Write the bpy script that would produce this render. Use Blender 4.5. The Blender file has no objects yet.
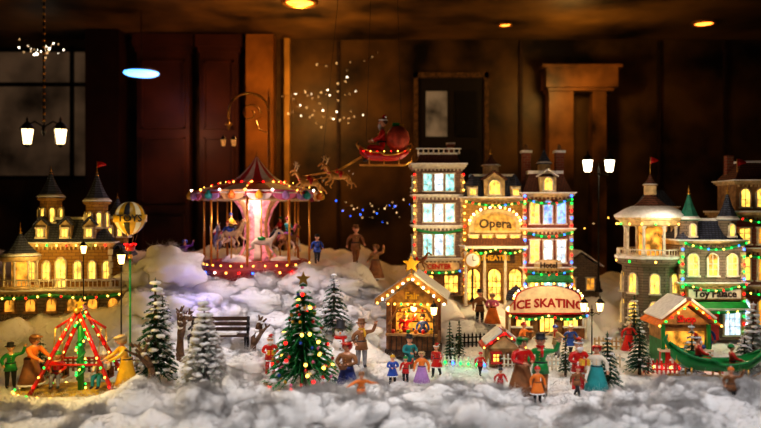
import bpy, math, random
from mathutils import Matrix, Vector, noise
random.seed(7)
R=random.uniform
pi=math.pi
sc=bpy.context.scene
COL=sc.collection
try:
    sc.view_settings.view_transform='Standard'
    sc.view_settings.look='Medium High Contrast'
except Exception as e: print('look',e)

# ---------------------------------------------------------------- materials
MC={}
def mat(name,c,r=.6,metal=0,e=0,ec=None,var=.3,ns=9,bump=0,sss=0,coat=0):
    if name in MC: return MC[name]
    m=bpy.data.materials.new(name); m.use_nodes=True
    nt=m.node_tree; N=nt.nodes; L=nt.links; p=N['Principled BSDF']
    tc=N.new('ShaderNodeTexCoord'); n=N.new('ShaderNodeTexNoise'); n.inputs['Scale'].default_value=ns; n.inputs['Detail'].default_value=4
    L.new(tc.outputs['Object'],n.inputs['Vector'])
    cr=N.new('ShaderNodeValToRGB')
    cr.color_ramp.elements[0].position=.35; cr.color_ramp.elements[1].position=.65
    cr.color_ramp.elements[0].color=[max(0,k*(1-var)) for k in c]+[1]
    cr.color_ramp.elements[1].color=[min(1,k*(1+var*.6)) for k in c]+[1]
    L.new(n.outputs['Fac'],cr.inputs['Fac']); L.new(cr.outputs['Color'],p.inputs['Base Color'])
    p.inputs['Roughness'].default_value=r; p.inputs['Metallic'].default_value=metal
    if coat: p.inputs['Coat Weight'].default_value=coat
    if sss:
        p.inputs['Subsurface Weight'].default_value=sss; p.inputs['Subsurface Radius'].default_value=(.3,.27,.25); p.inputs['Subsurface Scale'].default_value=1.0 if name=='cotton_snow' else .05
    if e:
        c2=ec or c
        er=N.new('ShaderNodeValToRGB')
        er.color_ramp.elements[0].position=.35; er.color_ramp.elements[1].position=.6
        er.color_ramp.elements[0].color=[k*(1-var) for k in c2]+[1]
        er.color_ramp.elements[1].color=[k for k in c2]+[1]
        L.new(n.outputs['Fac'],er.inputs['Fac']); L.new(er.outputs['Color'],p.inputs['Emission Color'])
        p.inputs['Emission Strength'].default_value=e
    if bump:
        b=N.new('ShaderNodeBump'); b.inputs['Strength'].default_value=bump; b.inputs['Distance'].default_value=.05
        n2=N.new('ShaderNodeTexNoise'); n2.inputs['Scale'].default_value=ns*3; n2.inputs['Detail'].default_value=6
        L.new(tc.outputs['Object'],n2.inputs['Vector']); L.new(n2.outputs['Fac'],b.inputs['Height']); L.new(b.outputs['Normal'],p.inputs['Normal'])
    MC[name]=m; return m
def brick(name,c1,c2,mort,w=.16,h=.06,r=.8):
    if name in MC: return MC[name]
    m=bpy.data.materials.new(name); m.use_nodes=True
    nt=m.node_tree; N=nt.nodes; L=nt.links; p=N['Principled BSDF']
    tc=N.new('ShaderNodeTexCoord'); s=N.new('ShaderNodeSeparateXYZ'); L.new(tc.outputs['Object'],s.inputs[0])
    a=N.new('ShaderNodeMath'); L.new(s.outputs['X'],a.inputs[0]); L.new(s.outputs['Y'],a.inputs[1])
    cb=N.new('ShaderNodeCombineXYZ'); L.new(a.outputs[0],cb.inputs['X']); L.new(s.outputs['Z'],cb.inputs['Y'])
    b=N.new('ShaderNodeTexBrick'); L.new(cb.outputs[0],b.inputs['Vector'])
    b.inputs['Color1'].default_value=(*c1,1); b.inputs['Color2'].default_value=(*c2,1); b.inputs['Mortar'].default_value=(*mort,1)
    b.inputs['Scale'].default_value=1; b.inputs['Brick Width'].default_value=w; b.inputs['Row Height'].default_value=h; b.inputs['Mortar Size'].default_value=.006
    L.new(b.outputs['Color'],p.inputs['Base Color']); p.inputs['Roughness'].default_value=r
    bp=N.new('ShaderNodeBump'); bp.inputs['Strength'].default_value=.4; bp.inputs['Distance'].default_value=.02; bp.invert=True
    L.new(b.outputs['Fac'],bp.inputs['Height']); L.new(bp.outputs['Normal'],p.inputs['Normal'])
    MC[name]=m; return m

SNOW=mat('cotton_snow',(.97,.955,.95),r=1,var=.02,ns=2,sss=.7)
SN=mat('painted_snow',(.84,.84,.86),r=.8,var=.1,ns=14,bump=.3)
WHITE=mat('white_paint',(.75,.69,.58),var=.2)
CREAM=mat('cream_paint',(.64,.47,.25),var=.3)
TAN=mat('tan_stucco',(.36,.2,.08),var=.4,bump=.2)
STONE=mat('grey_stone',(.3,.28,.27),var=.35,bump=.3)
DARK=mat('dark_iron',(.015,.014,.013),r=.45,metal=.4)
WOOD=mat('brown_wood',(.2,.08,.028),var=.5,bump=.3)
DWOOD=mat('dark_wood',(.045,.02,.01),var=.4,bump=.3)
BARK=mat('bark',(.13,.065,.03),var=.5,ns=20,bump=.6)
RED=mat('red_gloss',(.6,.012,.01),r=.35,coat=.4,var=.15)
GREEN=mat('green_gloss',(.01,.28,.06),r=.4,coat=.3,var=.2)
BLUE=mat('blue_gloss',(.03,.1,.5),r=.4,coat=.3,var=.2)
YEL=mat('yellow_gloss',(.8,.46,.03),r=.4,coat=.3,var=.15)
GOLD=mat('gold_paint',(.8,.45,.1),r=.3,metal=.8,var=.15)
PINK=mat('pink_paint',(.75,.18,.34),var=.15)
PURP=mat('violet_paint',(.25,.07,.45),var=.2)
ORG=mat('orange_paint',(.8,.22,.03),var=.2)
BRN=mat('brown_cloth',(.26,.11,.04),var=.3)
BLK=mat('black_cloth',(.02,.02,.025),var=.3)
GRY=mat('grey_cloth',(.25,.25,.28),var=.3)
NAVY=mat('navy_cloth',(.02,.04,.22),var=.2)
TEAL=mat('teal_cloth',(.02,.28,.3),var=.2)
LIL=mat('lilac_cloth',(.45,.25,.6),var=.2)
SKIN=mat('porcelain_skin',(.8,.42,.26),r=.4,var=.05,coat=.3)
HAIRM=mat('brown_hair',(.12,.05,.02),var=.3,ns=30)
HBLO=mat('blond_hair',(.6,.33,.08),var=.3,ns=30)
LIP=mat('lips',(.6,.04,.04),var=.05)
PINE=mat('pine_green',(.014,.1,.035),r=.6,var=.5,ns=12)
PINE2=mat('pine_bright',(.015,.27,.07),r=.5,var=.4,ns=12)
FROST=mat('frosted_green',(.5,.6,.54),var=.5,ns=14)
PDG=mat('pine_dark_green',(.01,.12,.06),var=.4)
SHB=brick('slate_roof',(.07,.09,.16),(.11,.13,.21),(.02,.02,.03),.07,.045)
SHR=brick('brown_roof',(.16,.055,.035),(.22,.08,.045),(.04,.02,.01),.07,.045)
BRK=brick('red_brick',(.3,.075,.04),(.22,.055,.035),(.25,.17,.11))
BRY=brick('yellow_brick',(.45,.25,.06),(.36,.19,.045),(.2,.11,.04))
BRG=brick('grey_brick',(.26,.2,.15),(.19,.155,.13),(.09,.07,.055))
BRP=brick('plum_brick',(.3,.2,.16),(.24,.15,.12),(.12,.08,.07))
GY=mat('window_glow_yellow',(.6,.38,.1),e=2.1,ec=(1,.6,.1),var=.65,ns=7)
GW=mat('window_glow_white',(.5,.6,.8),e=1.8,ec=(.6,.82,1),var=.65,ns=9)
GT=mat('window_glow_turquoise',(.3,.6,.6),e=1.6,ec=(.35,.85,.85),var=.7,ns=9)
GB=mat('window_glow_blue',(.2,.3,.8),e=2.0,ec=(.18,.4,1),var=.7,ns=9)
GO=mat('interior_glow_amber',(.5,.25,.05),e=1.1,ec=(1,.42,.05),var=.8,ns=6)
LAMPW=mat('lamp_glass_warm',(1,.85,.6),e=9,ec=(1,.82,.55),var=.1)
LAMPY=mat('lamp_glass_yellow',(1,.7,.3),e=6,ec=(1,.6,.2),var=.1)
LR=mat('bulb_red',(1,.01,.01),e=5,ec=(1,.008,.008),var=0)
LG=mat('bulb_green',(.01,1,.1),e=3.5,ec=(.005,1,.09),var=0)
LB=mat('bulb_blue',(.04,.15,1),e=6,ec=(.02,.12,1),var=0)
LY=mat('bulb_yellow',(1,.5,.05),e=5.5,ec=(1,.52,.08),var=0)
LW=mat('bulb_white',(1,.95,.9),e=7,ec=(1,.88,.7),var=0)
LM=mat('bulb_magenta',(1,.05,.6),e=5,ec=(1,.02,.5),var=0)
BULBS=[LY,LR,LY,LG,LY,LY,LB,LY,LR]

# ---------------------------------------------------------------- mesh builder
class MB:
    def __init__(s): s.v=[];s.f=[];s.mi=[];s.sm=[];s.mats=[];s.M=Matrix()
    def add(s,vs,fs,m,smooth=True):
        o=len(s.v); M=s.M
        s.v+= [tuple(M@Vector(p)) for p in vs]
        ml=m if isinstance(m,list) else None
        def ix(mm):
            if mm not in s.mats: s.mats.append(mm)
            return s.mats.index(mm)
        if not ml: k=ix(m)
        for i,f in enumerate(fs):
            s.f.append([o+a for a in f]); s.mi.append(ix(ml[i]) if ml else k); s.sm.append(smooth)
    def fr(s,x,y,z,sx,sy,h,tx,ty,m):
        a,b,c,d=sx/2,sy/2,tx/2,ty/2
        vs=[(x-a,y-b,z),(x+a,y-b,z),(x+a,y+b,z),(x-a,y+b,z),(x-c,y-d,z+h),(x+c,y-d,z+h),(x+c,y+d,z+h),(x-c,y+d,z+h)]
        s.add(vs,[(3,2,1,0),(4,5,6,7),(0,1,5,4),(1,2,6,5),(2,3,7,6),(3,0,4,7)],m,False)
    def box(s,x,y,z,sx,sy,h,m): s.fr(x,y,z,sx,sy,h,sx,sy,m)
    def loft(s,rings,m,cap=True,smooth=True):
        n=len(rings[0]); vs=[p for r in rings for p in r]; fs=[];
        for i in range(len(rings)-1):
            for j in range(n):
                k=(j+1)%n; fs.append((i*n+j,i*n+k,(i+1)*n+k,(i+1)*n+j))
        if cap: fs.append(tuple(range(n-1,-1,-1))); q=(len(rings)-1)*n; fs.append(tuple(q+i for i in range(n)))
        if isinstance(m,list): m=[m[i%n % len(m)] for i in range((len(rings)-1)*n)]+([m[0]]*2 if cap else [])
        s.add(vs,fs,m,smooth)
    def lathe(s,x,y,z,prof,m,n=14,ex=1,ey=1,smooth=True):
        s.loft([[(x+r*ex*math.cos(2*pi*j/n),y+r*ey*math.sin(2*pi*j/n),z+h) for j in range(n)] for r,h in prof],m,True,smooth)
    def ball(s,x,y,z,r,m,ex=1,ey=1,ez=1,n=10,k=6):
        s.lathe(x,y,z,[(max(.001,r*math.sin(pi*i/k)),-r*ez*math.cos(pi*i/k)) for i in range(k+1)],m,n,ex,ey)
    def tube(s,pts,rad,m,n=6):
        if not isinstance(rad,(list,tuple)): rad=[rad]*len(pts)
        P=[Vector(p) for p in pts]; rings=[]
        for i,p in enumerate(P):
            d=(P[min(i+1,len(P)-1)]-P[max(i-1,0)])
            if d.length<1e-6: d=Vector((0,0,1))
            d.normalize(); u=d.cross(Vector((0,0,1)) if abs(d.z)<.9 else Vector((1,0,0))).normalized(); w=d.cross(u)
            rings.append([tuple(p+rad[i]*(math.cos(2*pi*j/n)*u+math.sin(2*pi*j/n)*w)) for j in range(n)])
        s.loft(rings,m)
    def prism(s,poly,y0,y1,m):
        s.loft([[(a,y0,b) for a,b in poly],[(a,y1,b) for a,b in poly]],m,True,False)
    def gable(s,x,y,z,sx,sy,h,m,ax='y',thick=.03):
        if ax=='y':
            for sg in (-1,1):
                s.prism([(x,z+h),(x+sg*sx/2,z),(x+sg*sx/2,z+thick),(x,z+h+thick*1.3)],y-sy/2,y+sy/2,m)
        else:
            M=s.M.copy(); s.M=M@Matrix.Translation((x,y,z))@Matrix.Rotation(pi/2,4,'Z'); s.gable(0,0,0,sy,sx,h,m,'y',thick); s.M=M
    def text(s,t,x,y,z,size,m,bend=0,ext=.012):
        vs,fs=textgeo(t,size,ext)
        s.add([(x+a,y+b,z+c-bend*a*a) for a,b,c in vs],fs,m,False)
    def bulbs(s,pts,r=.022,mats=None):
        for i,p in enumerate(pts):
            m=(mats or BULBS)[i%len(mats or BULBS)]
            s.ball(p[0],p[1],p[2],r,m,n=6,k=4)
    def build(s,name,loc=(0,0,0),rz=0,scale=None):
        me=bpy.data.meshes.new(name); me.from_pydata(s.v,[],s.f)
        for m in s.mats: me.materials.append(m)
        me.polygons.foreach_set('material_index',s.mi); me.polygons.foreach_set('use_smooth',s.sm); me.update()
        o=bpy.data.objects.new(name,me); COL.objects.link(o); o.location=loc; o.rotation_euler=(0,0,rz)
        if scale: o.scale=scale
        return o
TX={}
def textgeo(t,size,ext):
    k=(t,size,ext)
    if k in TX: return TX[k]
    cu=bpy.data.curves.new('t','FONT'); cu.body=t; cu.size=size; cu.align_x='CENTER'; cu.align_y='CENTER'; cu.extrude=ext; cu.offset=size*.025; cu.resolution_u=2
    o=bpy.data.objects.new('t',cu); COL.objects.link(o)
    dg=bpy.context.evaluated_depsgraph_get(); me=bpy.data.meshes.new_from_object(o.evaluated_get(dg))
    vs=[(v.co.x,-v.co.z,v.co.y) for v in me.vertices]; fs=[tuple(p.vertices) for p in me.polygons]
    bpy.data.objects.remove(o); bpy.data.curves.remove(cu); bpy.data.meshes.remove(me)
    TX[k]=(vs,fs); return TX[k]
def skin(vs,es,rs,sub=1):
    me=bpy.data.meshes.new('s'); me.from_pydata(vs,es,[]); o=bpy.data.objects.new('s',me); COL.objects.link(o)
    md=o.modifiers.new('k','SKIN'); md.branch_smoothing=.5
    d=me.skin_vertices[0].data
    for i,r in enumerate(rs):
        d[i].radius=r if isinstance(r,tuple) else (r,r); d[i].use_root=(i==0)
    sb=o.modifiers.new('b','SUBSURF'); sb.levels=sub
    dg=bpy.context.evaluated_depsgraph_get(); m2=bpy.data.meshes.new_from_object(o.evaluated_get(dg))
    V=[tuple(v.co) for v in m2.vertices]; F=[tuple(p.vertices) for p in m2.polygons]
    bpy.data.objects.remove(o); bpy.data.meshes.remove(me); bpy.data.meshes.remove(m2)
    return V,F
T=Matrix.Translation
def RZ(a): return Matrix.Rotation(a,4,'Z')

# ---------------------------------------------------------------- terrain
def itp(t,K):
    if t<=K[0][0]: return K[0][1]
    for (a,b),(c,d) in zip(K,K[1:]):
        if t<=c:
            u=(t-a)/(c-a); u=u*u*(3-2*u); return b+(d-b)*u
    return K[-1][1]
def sst(a,b,x):
    u=min(1,max(0,(x-a)/(b-a))); return u*u*(3-2*u)
MND=[(-4.75,16.2,.85,.55,.6),(-3.3,15.2,.25,.7,.5),(-.9,14.2,.3,.6,.5),(-2.6,12.3,.22,.8,.6),(1.0,11.4,.12,.5,.4),(4.6,10.6,.2,.9,.5),(6.4,11.2,.2,.8,.5),
     (-3.6,10.8,.25,.6,.5),(1.6,16.6,.35,.35,.4),(4.3,17.2,.2,.5,.5),(-1.3,10.2,.1,.8,.4),(5.4,10,.15,1.0,.4),(-1.6,16.9,.3,.5,.4),(.9,10.2,.14,.6,.4)]
def G(x,y):
    z=itp(y,[(6,.15),(8.5,.4),(9.6,.52),(10.7,.26),(12,.15),(15,.2),(17,.6),(18.5,.95),(21,1.3),(30,1.4)])
    z+=sst(.5,-.8,x)*itp(y,[(12,0),(13,.1),(14.5,.35),(16,.75),(17.5,.98),(20,.5)])
    z-=sst(4.6,5.2,x)*itp(y,[(15,0),(16.5,.28),(18,.3)])
    z-=sst(-3.3,-4.2,x)*itp(y,[(8,0),(9.6,.16),(11,.0)])
    for a,b,h,sx,sy in MND: z+=h*math.exp(-((x-a)/sx)**2-((y-b)/sy)**2)
    return max(z,.03)
def sab(v,s=.1): return math.sqrt(v*v+s*s)-s
def fluff(x,y,z=0,o=3):
    t=0;a=1;f=1.0
    for i in range(o):
        t+=a*sab(noise.noise(Vector((x*f+3.1*i,y*f,z*f+i)))); a*=.36; f*=2.1
    return t
def Gf(x,y):
    amp=.5
    if 12.2<y<15.5 and 1.2<x<5.0: amp=.12
    if y<13 and x<-3.9: amp=.14
    if 10.8<y<12.6: amp*=.6
    return G(x,y)+amp*(fluff(x,y)-.22)
def snow():
    nx,ny=360,280; x0,x1,y0,y1=-12.5,12.5,6.6,24
    b=MB(); vs=[]
    for j in range(ny+1):
        v=j/ny; y=y0+(y1-y0)*v**1.35
        for i in range(nx+1):
            x=x0+(x1-x0)*i/nx
            vs.append((x,y,max(.02,Gf(x,y))))
    fs=[(j*(nx+1)+i,j*(nx+1)+i+1,(j+1)*(nx+1)+i+1,(j+1)*(nx+1)+i) for j in range(ny) for i in range(nx)]
    b.add(vs,fs,SNOW)
    samples=[]
    def clump(cx,cy,r,flat=.74,n=30,k=18):
        cz=Gf(cx,cy)-.15*r
        P=[]; ax=rr.uniform(1.0,1.45); ro=rr.uniform(-.5,.5); cr_,sr_=math.cos(ro),math.sin(ro)
        for a in range(k+1):
            th=pi*a/k
            ring=[]
            for q in range(n):
                ph=2*pi*q/n; d=Vector((math.sin(th)*math.cos(ph),math.sin(th)*math.sin(ph),-math.cos(th)))
                f=sab(noise.noise(Vector((d.x*1.5+cx*3,d.y*1.5+cy*3,d.z*1.5))))+.3*sab(noise.noise(Vector((d.x*3.4+cx*3,d.y*3.4+cy*3,d.z*3.4))))
                rq=r*(.82+.75*f); X=d.x*rq*ax; Y=d.y*rq
                ring.append((cx+X*cr_-Y*sr_,cy+X*sr_+Y*cr_,cz+d.z*rq*flat))
                if d.z>-.3: samples.append((ring[-1],d))
            P.append(ring)
        b.loft(P,SNOW)
    rr=random.Random(3)
    for i in range(50):
        y=rr.uniform(8.7,10.2); x=rr.uniform(-.56,.56)*y
        clump(x,y,rr.uniform(.2,.46)*(.5 if x<-3.4 else 1))
    for i in range(46):
        y=rr.uniform(14.2,16.8); x=rr.uniform(-5,0.2); clump(x,y,rr.uniform(.2,.46))
    for (x,y,r) in [(-4.9,15.6,.5),(-4.3,15.5,.45),(-4.55,16.1,.6),(-5.1,16.2,.45),(-3.6,15.0,.45),(-2.9,14.8,.4),(-1.3,14.6,.4),(-.6,15.2,.45),(-2.0,15.3,.5),(1.6,15.9,.4),(2.0,16.2,.35),(-.2,16,.4),(5.2,16,.3),
                    (6.5,10.4,.4),(5.6,10.2,.35),(4.7,9.9,.35),(-1.9,9.8,.4),(.9,9.9,.4),(3.4,9.8,.35),(-2.7,10.4,.38),(-1.9,11.9,.3),(-2.3,12.4,.3),(1.2,11.0,.3),(1.7,10.6,.28),(-.1,10.5,.25),(4.2,10.6,.3)]: clump(x,y,r)
    for i in range(22):
        y=rr.uniform(10.8,12.5); x=rr.choice([rr.uniform(-3.4,.2),rr.uniform(4.3,6.4)]); clump(x,y,rr.uniform(.12,.26))
    o=b.build('cotton_snow')
    try:
        pts=[];n=0
        def fib(p,d,L):
            d2=Vector((d[0]+rr.gauss(0,.9),d[1]+rr.gauss(0,.9),abs(d[2])*.5+rr.gauss(0,.35))).normalized()
            d3=(d2+Vector((rr.gauss(0,.8),rr.gauss(0,.8),rr.gauss(-.25,.7)))).normalized()
            p=Vector(p); a=p+d2*L*.5; c=a+d3*L*.5
            pts.extend([*p,*a,*c])
        for i in range(60000):
            y=6.8+ (18-6.8)*rr.random()**1.2; x=rr.uniform(-.56,.56)*y
            fib((x,y,Gf(x,y)-.005),(0,0,1),rr.uniform(.05,.17)*(y/11)); n+=1
        for p,d in samples:
            q0=Vector(p)
            for q in range(3):
                fib(q0+Vector((rr.gauss(0,.02),rr.gauss(0,.02),rr.gauss(0,.01))),d,rr.uniform(.06,.2)); n+=1
        hc=bpy.data.hair_curves.new('cotton_fibres'); hc.add_curves([3]*n)
        hc.points.foreach_set('position',pts); hc.points.foreach_set('radius',[.0020,.0014,.0005]*n)
        hc.materials.append(SNOW); ho=bpy.data.objects.new('cotton_fibres',hc); COL.objects.link(ho); ho.parent=o
    except Exception as ex: print('hair fail',ex)
snow()

# ---------------------------------------------------------------- people
PO={
'stand':dict(LA=((.155,.01,.63),(.165,-.05,.50)),RA=((-.155,.01,.63),(-.165,-.05,.50)),LL=((.055,-.01,.27),(.06,.01,.05)),RL=((-.055,-.01,.27),(-.06,.01,.05)),lean=0),
'walk':dict(LA=((.15,-.06,.64),(.15,-.14,.56)),RA=((-.15,.07,.64),(-.16,.06,.5)),LL=((.05,.03,.27),(.05,.13,.08)),RL=((-.05,-.1,.28),(-.05,-.12,.05)),lean=.08),
'hold':dict(LA=((.15,-.03,.64),(.06,-.15,.64)),RA=((-.15,-.03,.64),(-.06,-.15,.62)),LL=((.055,-.01,.27),(.07,.01,.05)),RL=((-.055,-.01,.27),(-.07,.01,.05)),lean=.03),
'wave':dict(LA=((.2,-.02,.78),(.24,-.04,.93)),RA=((-.15,.01,.64),(-.13,-.1,.55)),LL=((.055,-.01,.27),(.06,.01,.05)),RL=((-.055,-.01,.27),(-.06,.01,.05)),lean=0),
'out':dict(LA=((.21,-.03,.70),(.3,-.07,.70)),RA=((-.21,-.03,.70),(-.3,-.07,.66)),LL=((.07,-.03,.27),(.1,.0,.05)),RL=((-.05,.03,.27),(-.07,.1,.07)),lean=.1),
'push':dict(LA=((.13,-.1,.68),(.1,-.24,.64)),RA=((-.13,-.1,.68),(-.1,-.24,.64)),LL=((.05,-.06,.28),(.05,-.02,.05)),RL=((-.05,.07,.27),(-.05,.16,.08)),lean=.2),
'sit':dict(LA=((.15,-.05,.64),(.09,-.17,.6)),RA=((-.15,-.05,.64),(-.09,-.17,.6)),LL=((.06,-.22,.5),(.06,-.25,.27)),RL=((-.06,-.22,.5),(-.06,-.25,.27)),lean=-.05),
}
PC={}
def body(pose):
    if pose in PC: return PC[pose]
    p=PO[pose]
    J=[(0,0,.50),(0,0,.59),(0,0,.70),(0,0,.765),(0,0,.82),(0,-.005,.87)]; r=[.085,.075,(.1,.075),.07,.034,.034]
    E=[(0,1),(1,2),(2,3),(3,4),(4,5)]; tag={(0,1):'t',(1,2):'t',(2,3):'t',(3,4):'n',(4,5):'n'}
    for sg,A in ((1,'LA'),(-1,'RA')):
        i=len(J); J+=[(sg*.1,0,.765),p[A][0],p[A][1]]; r+=[.048,.036,.026]
        for e in ((3,i),(i,i+1),(i+1,i+2)): E.append(e); tag[e]='a'
    nl=len(J)
    for sg,A in ((1,'LL'),(-1,'RL')):
        i=len(J); k,a=p[A]; J+=[(sg*.055,0,.46),k,a,(a[0],a[1]-.08,a[2]-.02)]; r+=[.062,.045,.032,.028]
        for e,t in (((0,i),'l'),((i,i+1),'l'),((i+1,i+2),'l'),((i+2,i+3),'f')): E.append(e); tag[e]=t
    L=Matrix.Translation((0,0,.5))@Matrix.Rotation(p['lean'],4,'X')@Matrix.Translation((0,0,-.5))
    J=[tuple(L@Vector(q)) if 0<i<nl else q for i,q in enumerate(J)]
    V,F=skin(J,E,r,1)
    tags=[]
    for f in F:
        c=sum((Vector(V[i]) for i in f),Vector())/len(f); best=None;bd=9
        for e in E:
            a,b=Vector(J[e[0]]),Vector(J[e[1]]); ab=b-a; t=min(1,max(0,(c-a).dot(ab)/ab.length_squared)); d=(c-a-ab*t).length
            if d<bd: bd=d;best=tag[e]
        tags.append(best)
    PC[pose]=(V,F,tags,J,L); return PC[pose]
def person_into(b,M,pose='stand',coat=RED,pants=BLK,shoe=BLK,hair=HAIRM,hat=None,hatm=RED,skirt=0,skirtm=None,scarf=None,beard=False,hold=None):
    V,F,tags,J,L=body(pose); K=b.M.copy(); b.M=K@M
    mm={'t':coat,'a':coat,'n':SKIN,'l':pants,'f':shoe}
    b.add(V,F,[mm[t] for t in tags])
    if skirt:
        top=.6; z0=skirt; prof=[(.088,top),(.1,.52),(.115+(.5-z0)*.12,z0+(.5-z0)*.4),(.125+(.5-z0)*.2,z0),(.10,z0+.01)]
        b.lathe(0,0,0,prof,skirtm or coat,12,1,.85)
        b.lathe(0,0,0,[(.126+(.5-z0)*.2,z0),(.13+(.5-z0)*.2,z0+.01),(.126+(.5-z0)*.18,z0+.03)],SN,12,1,.85)
    elif pose!='sit':
        b.lathe(0,0,0,[(.088,.6),(.1,.5),(.118,.4),(.1,.41)],coat,12,1,.85)
    b.lathe(0,0,0,[(.088,.565),(.093,.57),(.093,.59),(.088,.595)],BLK if coat is not BLK else GOLD,12,1,.85)
    b.M=b.M@L
    for i in range(3): b.ball(0,-.077,.63+.045*i,.009,GOLD,n=6,k=4)
    for sg,wi,ei in ((1,8,7),(-1,11,10)):
        Li=L.inverted(); w=Li@Vector(J[wi]); e=Li@Vector(J[ei]); d=(w-e).normalized()
        s=Vector((0,-1,0)).cross(d); s=(s.normalized() if s.length>.1 else Vector((1,0,0))); nrm=d.cross(s)
        b.tube([w-d*.01,w+d*.01,w+d*.045],[.018,.021,.016],SKIN,7)
        for q,(o,l) in enumerate(((-.014,.036),(-.005,.043),(.005,.040),(.014,.03))):
            p0=w+d*.04+s*o; p1=p0+d*l*.5+nrm*.004; p2=p1+(d*.6+nrm*.8).normalized()*l*.5
            b.tube([p0,p1,p2],[.006,.0055,.004],SKIN,5)
        p0=w+d*.015+s*.016*sg; p1=p0+(d+s*sg).normalized()*.022; b.tube([p0,p1,p1+d*.018],[.007,.006,.0045],SKIN,5)
        b.tube([w-d*.02,w-d*.002],[.03,.031],coat if not beard else SN,8)
    hz=.925
    b.loft([[(r*.96*math.cos(2*pi*j/14),r*1.0*math.sin(2*pi*j/14)-yy,hz+h) for j in range(14)] for r,h,yy in
        [(.012,-.078,.012),(.036,-.07,.012),(.052,-.045,.008),(.062,-.01,.004),(.065,.02,0),(.056,.05,0),(.035,.07,0),(.01,.078,0)]],SKIN)
    for sg in(-1,1):
        b.ball(sg*.024,-.059,hz+.005,.011,WHITE,n=7,k=5); b.ball(sg*.024,-.068,hz+.005,.0065,BLK,n=6,k=4)
        b.ball(sg*.062,0,hz-.005,.014,SKIN,ex=.5,n=7,k=5)
        b.tube([(sg*.012,-.065,hz+.024),(sg*.036,-.056,hz+.024)],.004,hair,4)
    b.tube([(0,-.062,hz+.008),(0,-.08,hz-.014),(0,-.062,hz-.018)],[.005,.011,.006],SKIN,6)
    b.tube([(-.018,-.056,hz-.036),(0,-.062,hz-.041),(.018,-.056,hz-.036)],.005,LIP,5)
    b.ball(0,.014,hz+.022,.066,hair,n=12,k=8,ez=.95)
    if hair is HBLO or skirt: b.ball(0,.035,hz-.03,.05,hair,n=10,k=6,ez=1.3)
    if scarf: b.lathe(0,0,0,[(.04,.815),(.058,.825),(.06,.845),(.04,.86)],scarf,10); b.tube([(.03,-.055,.83),(.035,-.09,.76),(.035,-.095,.68)],[.018,.022,.02],scarf,6)
    if beard:
        b.loft([[(r*math.cos(2*pi*j/10),-.055+r*.6*math.sin(2*pi*j/10),hz+h) for j in range(10)] for r,h in [(.01,-.14),(.04,-.1),(.055,-.06),(.045,-.035),(.02,-.025)]],SN)
        if pose!='sit': b.lathe(0,0,0,[(.1,.4),(.123,.395),(.122,.43),(.1,.43)],SN,12,1,.85)
    if hat=='santa':
        b.lathe(0,0,hz+.025,[(.06,0),(.078,.008),(.078,.026),(.06,.032)],SN,12)
        b.tube([(0,0,hz+.045),(0,.01,hz+.09),(.03,.03,hz+.12),(.07,.04,hz+.1)],[.066,.045,.025,.012],hatm,10); b.ball(.075,.04,hz+.09,.02,SN,n=7,k=5)
    elif hat=='beanie':
        b.lathe(0,.005,hz+.015,[(.066,0),(.074,.006),(.074,.028),(.068,.03),(.06,.055),(.035,.08),(.005,.088)],hatm,12); b.ball(0,.005,hz+.112,.02,SN,n=7,k=5)
    elif hat=='top':
        b.lathe(0,.005,hz+.03,[(.05,0),(.095,.002),(.095,.01),(.064,.014),(.06,.08),(.062,.09),(.01,.091)],hatm,12)
    elif hat=='bonnet':
        b.lathe(0,.015,hz-.02,[(.04,-.04),(.07,-.02),(.08,.03),(.075,.06),(.05,.09),(.01,.1)],hatm,12); b.lathe(0,-.01,hz+.04,[(.06,0),(.09,.01),(.06,.02)],hatm,12)
    if hold=='gift': b.box(0,-.2,.6,.13,.1,.1,YEL); b.box(0,-.2,.6,.03,.104,.104,RED)
    if hold=='basket': b.lathe(0,-.19,.56,[(.05,0),(.08,.08),(.07,.085),(.04,.02)],WOOD,10); b.tube([(-.07,-.19,.64),(0,-.19,.72),(.07,-.19,.64)],.008,WOOD,5)
    b.M=K
def person(name,x,y,h,ang=0,z=None,**k):
    b=MB(); h*=1.08; person_into(b,Matrix.Diagonal((h*1.25,h*1.2,h,1)),**k)
    return b.build(name,(x,y,(G(x,y) if z is None else z)),ang)

def horse_geo():
    if 'h' in PC: return PC['h']
    J=[(0,0,.02),(.17,0,.0),(.3,0,.04),(.4,0,.2),(.46,0,.34),(.54,0,.34),(.65,0,.24),(-.17,0,.03),(-.28,0,.03)]
    r=[(.105,.12),(.11,.13),.1,.065,.055,.05,.032,(.1,.11),.1]
    E=[(0,1),(1,2),(2,3),(3,4),(4,5),(5,6),(0,7),(7,8)]
    for sg,(k,f,h) in ((1,((.36,.07,-.12),(.5,.07,-.2),(.48,.07,-.3))),(-1,((.26,-.07,-.17),(.36,-.07,-.3),(.3,-.07,-.38)))):
        i=len(J); J+=[(.27,sg*.07,-.04),k,f,h]; r+=[.055,.033,.024,.028]; E+=[(2,i),(i,i+1),(i+1,i+2),(i+2,i+3)]
    for sg,(k,f,h) in ((1,((-.2,.08,-.16),(-.36,.08,-.26),(-.34,.08,-.4))),(-1,((-.26,-.08,-.16),(-.44,-.08,-.22),(-.5,-.08,-.34)))):
        i=len(J); J+=[(-.27,sg*.07,-.04),k,f,h]; r+=[.07,.038,.024,.028]; E+=[(8,i),(i,i+1),(i+1,i+2),(i+2,i+3)]
    PC['h']=skin(J,E,r,1); return PC['h']
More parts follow.
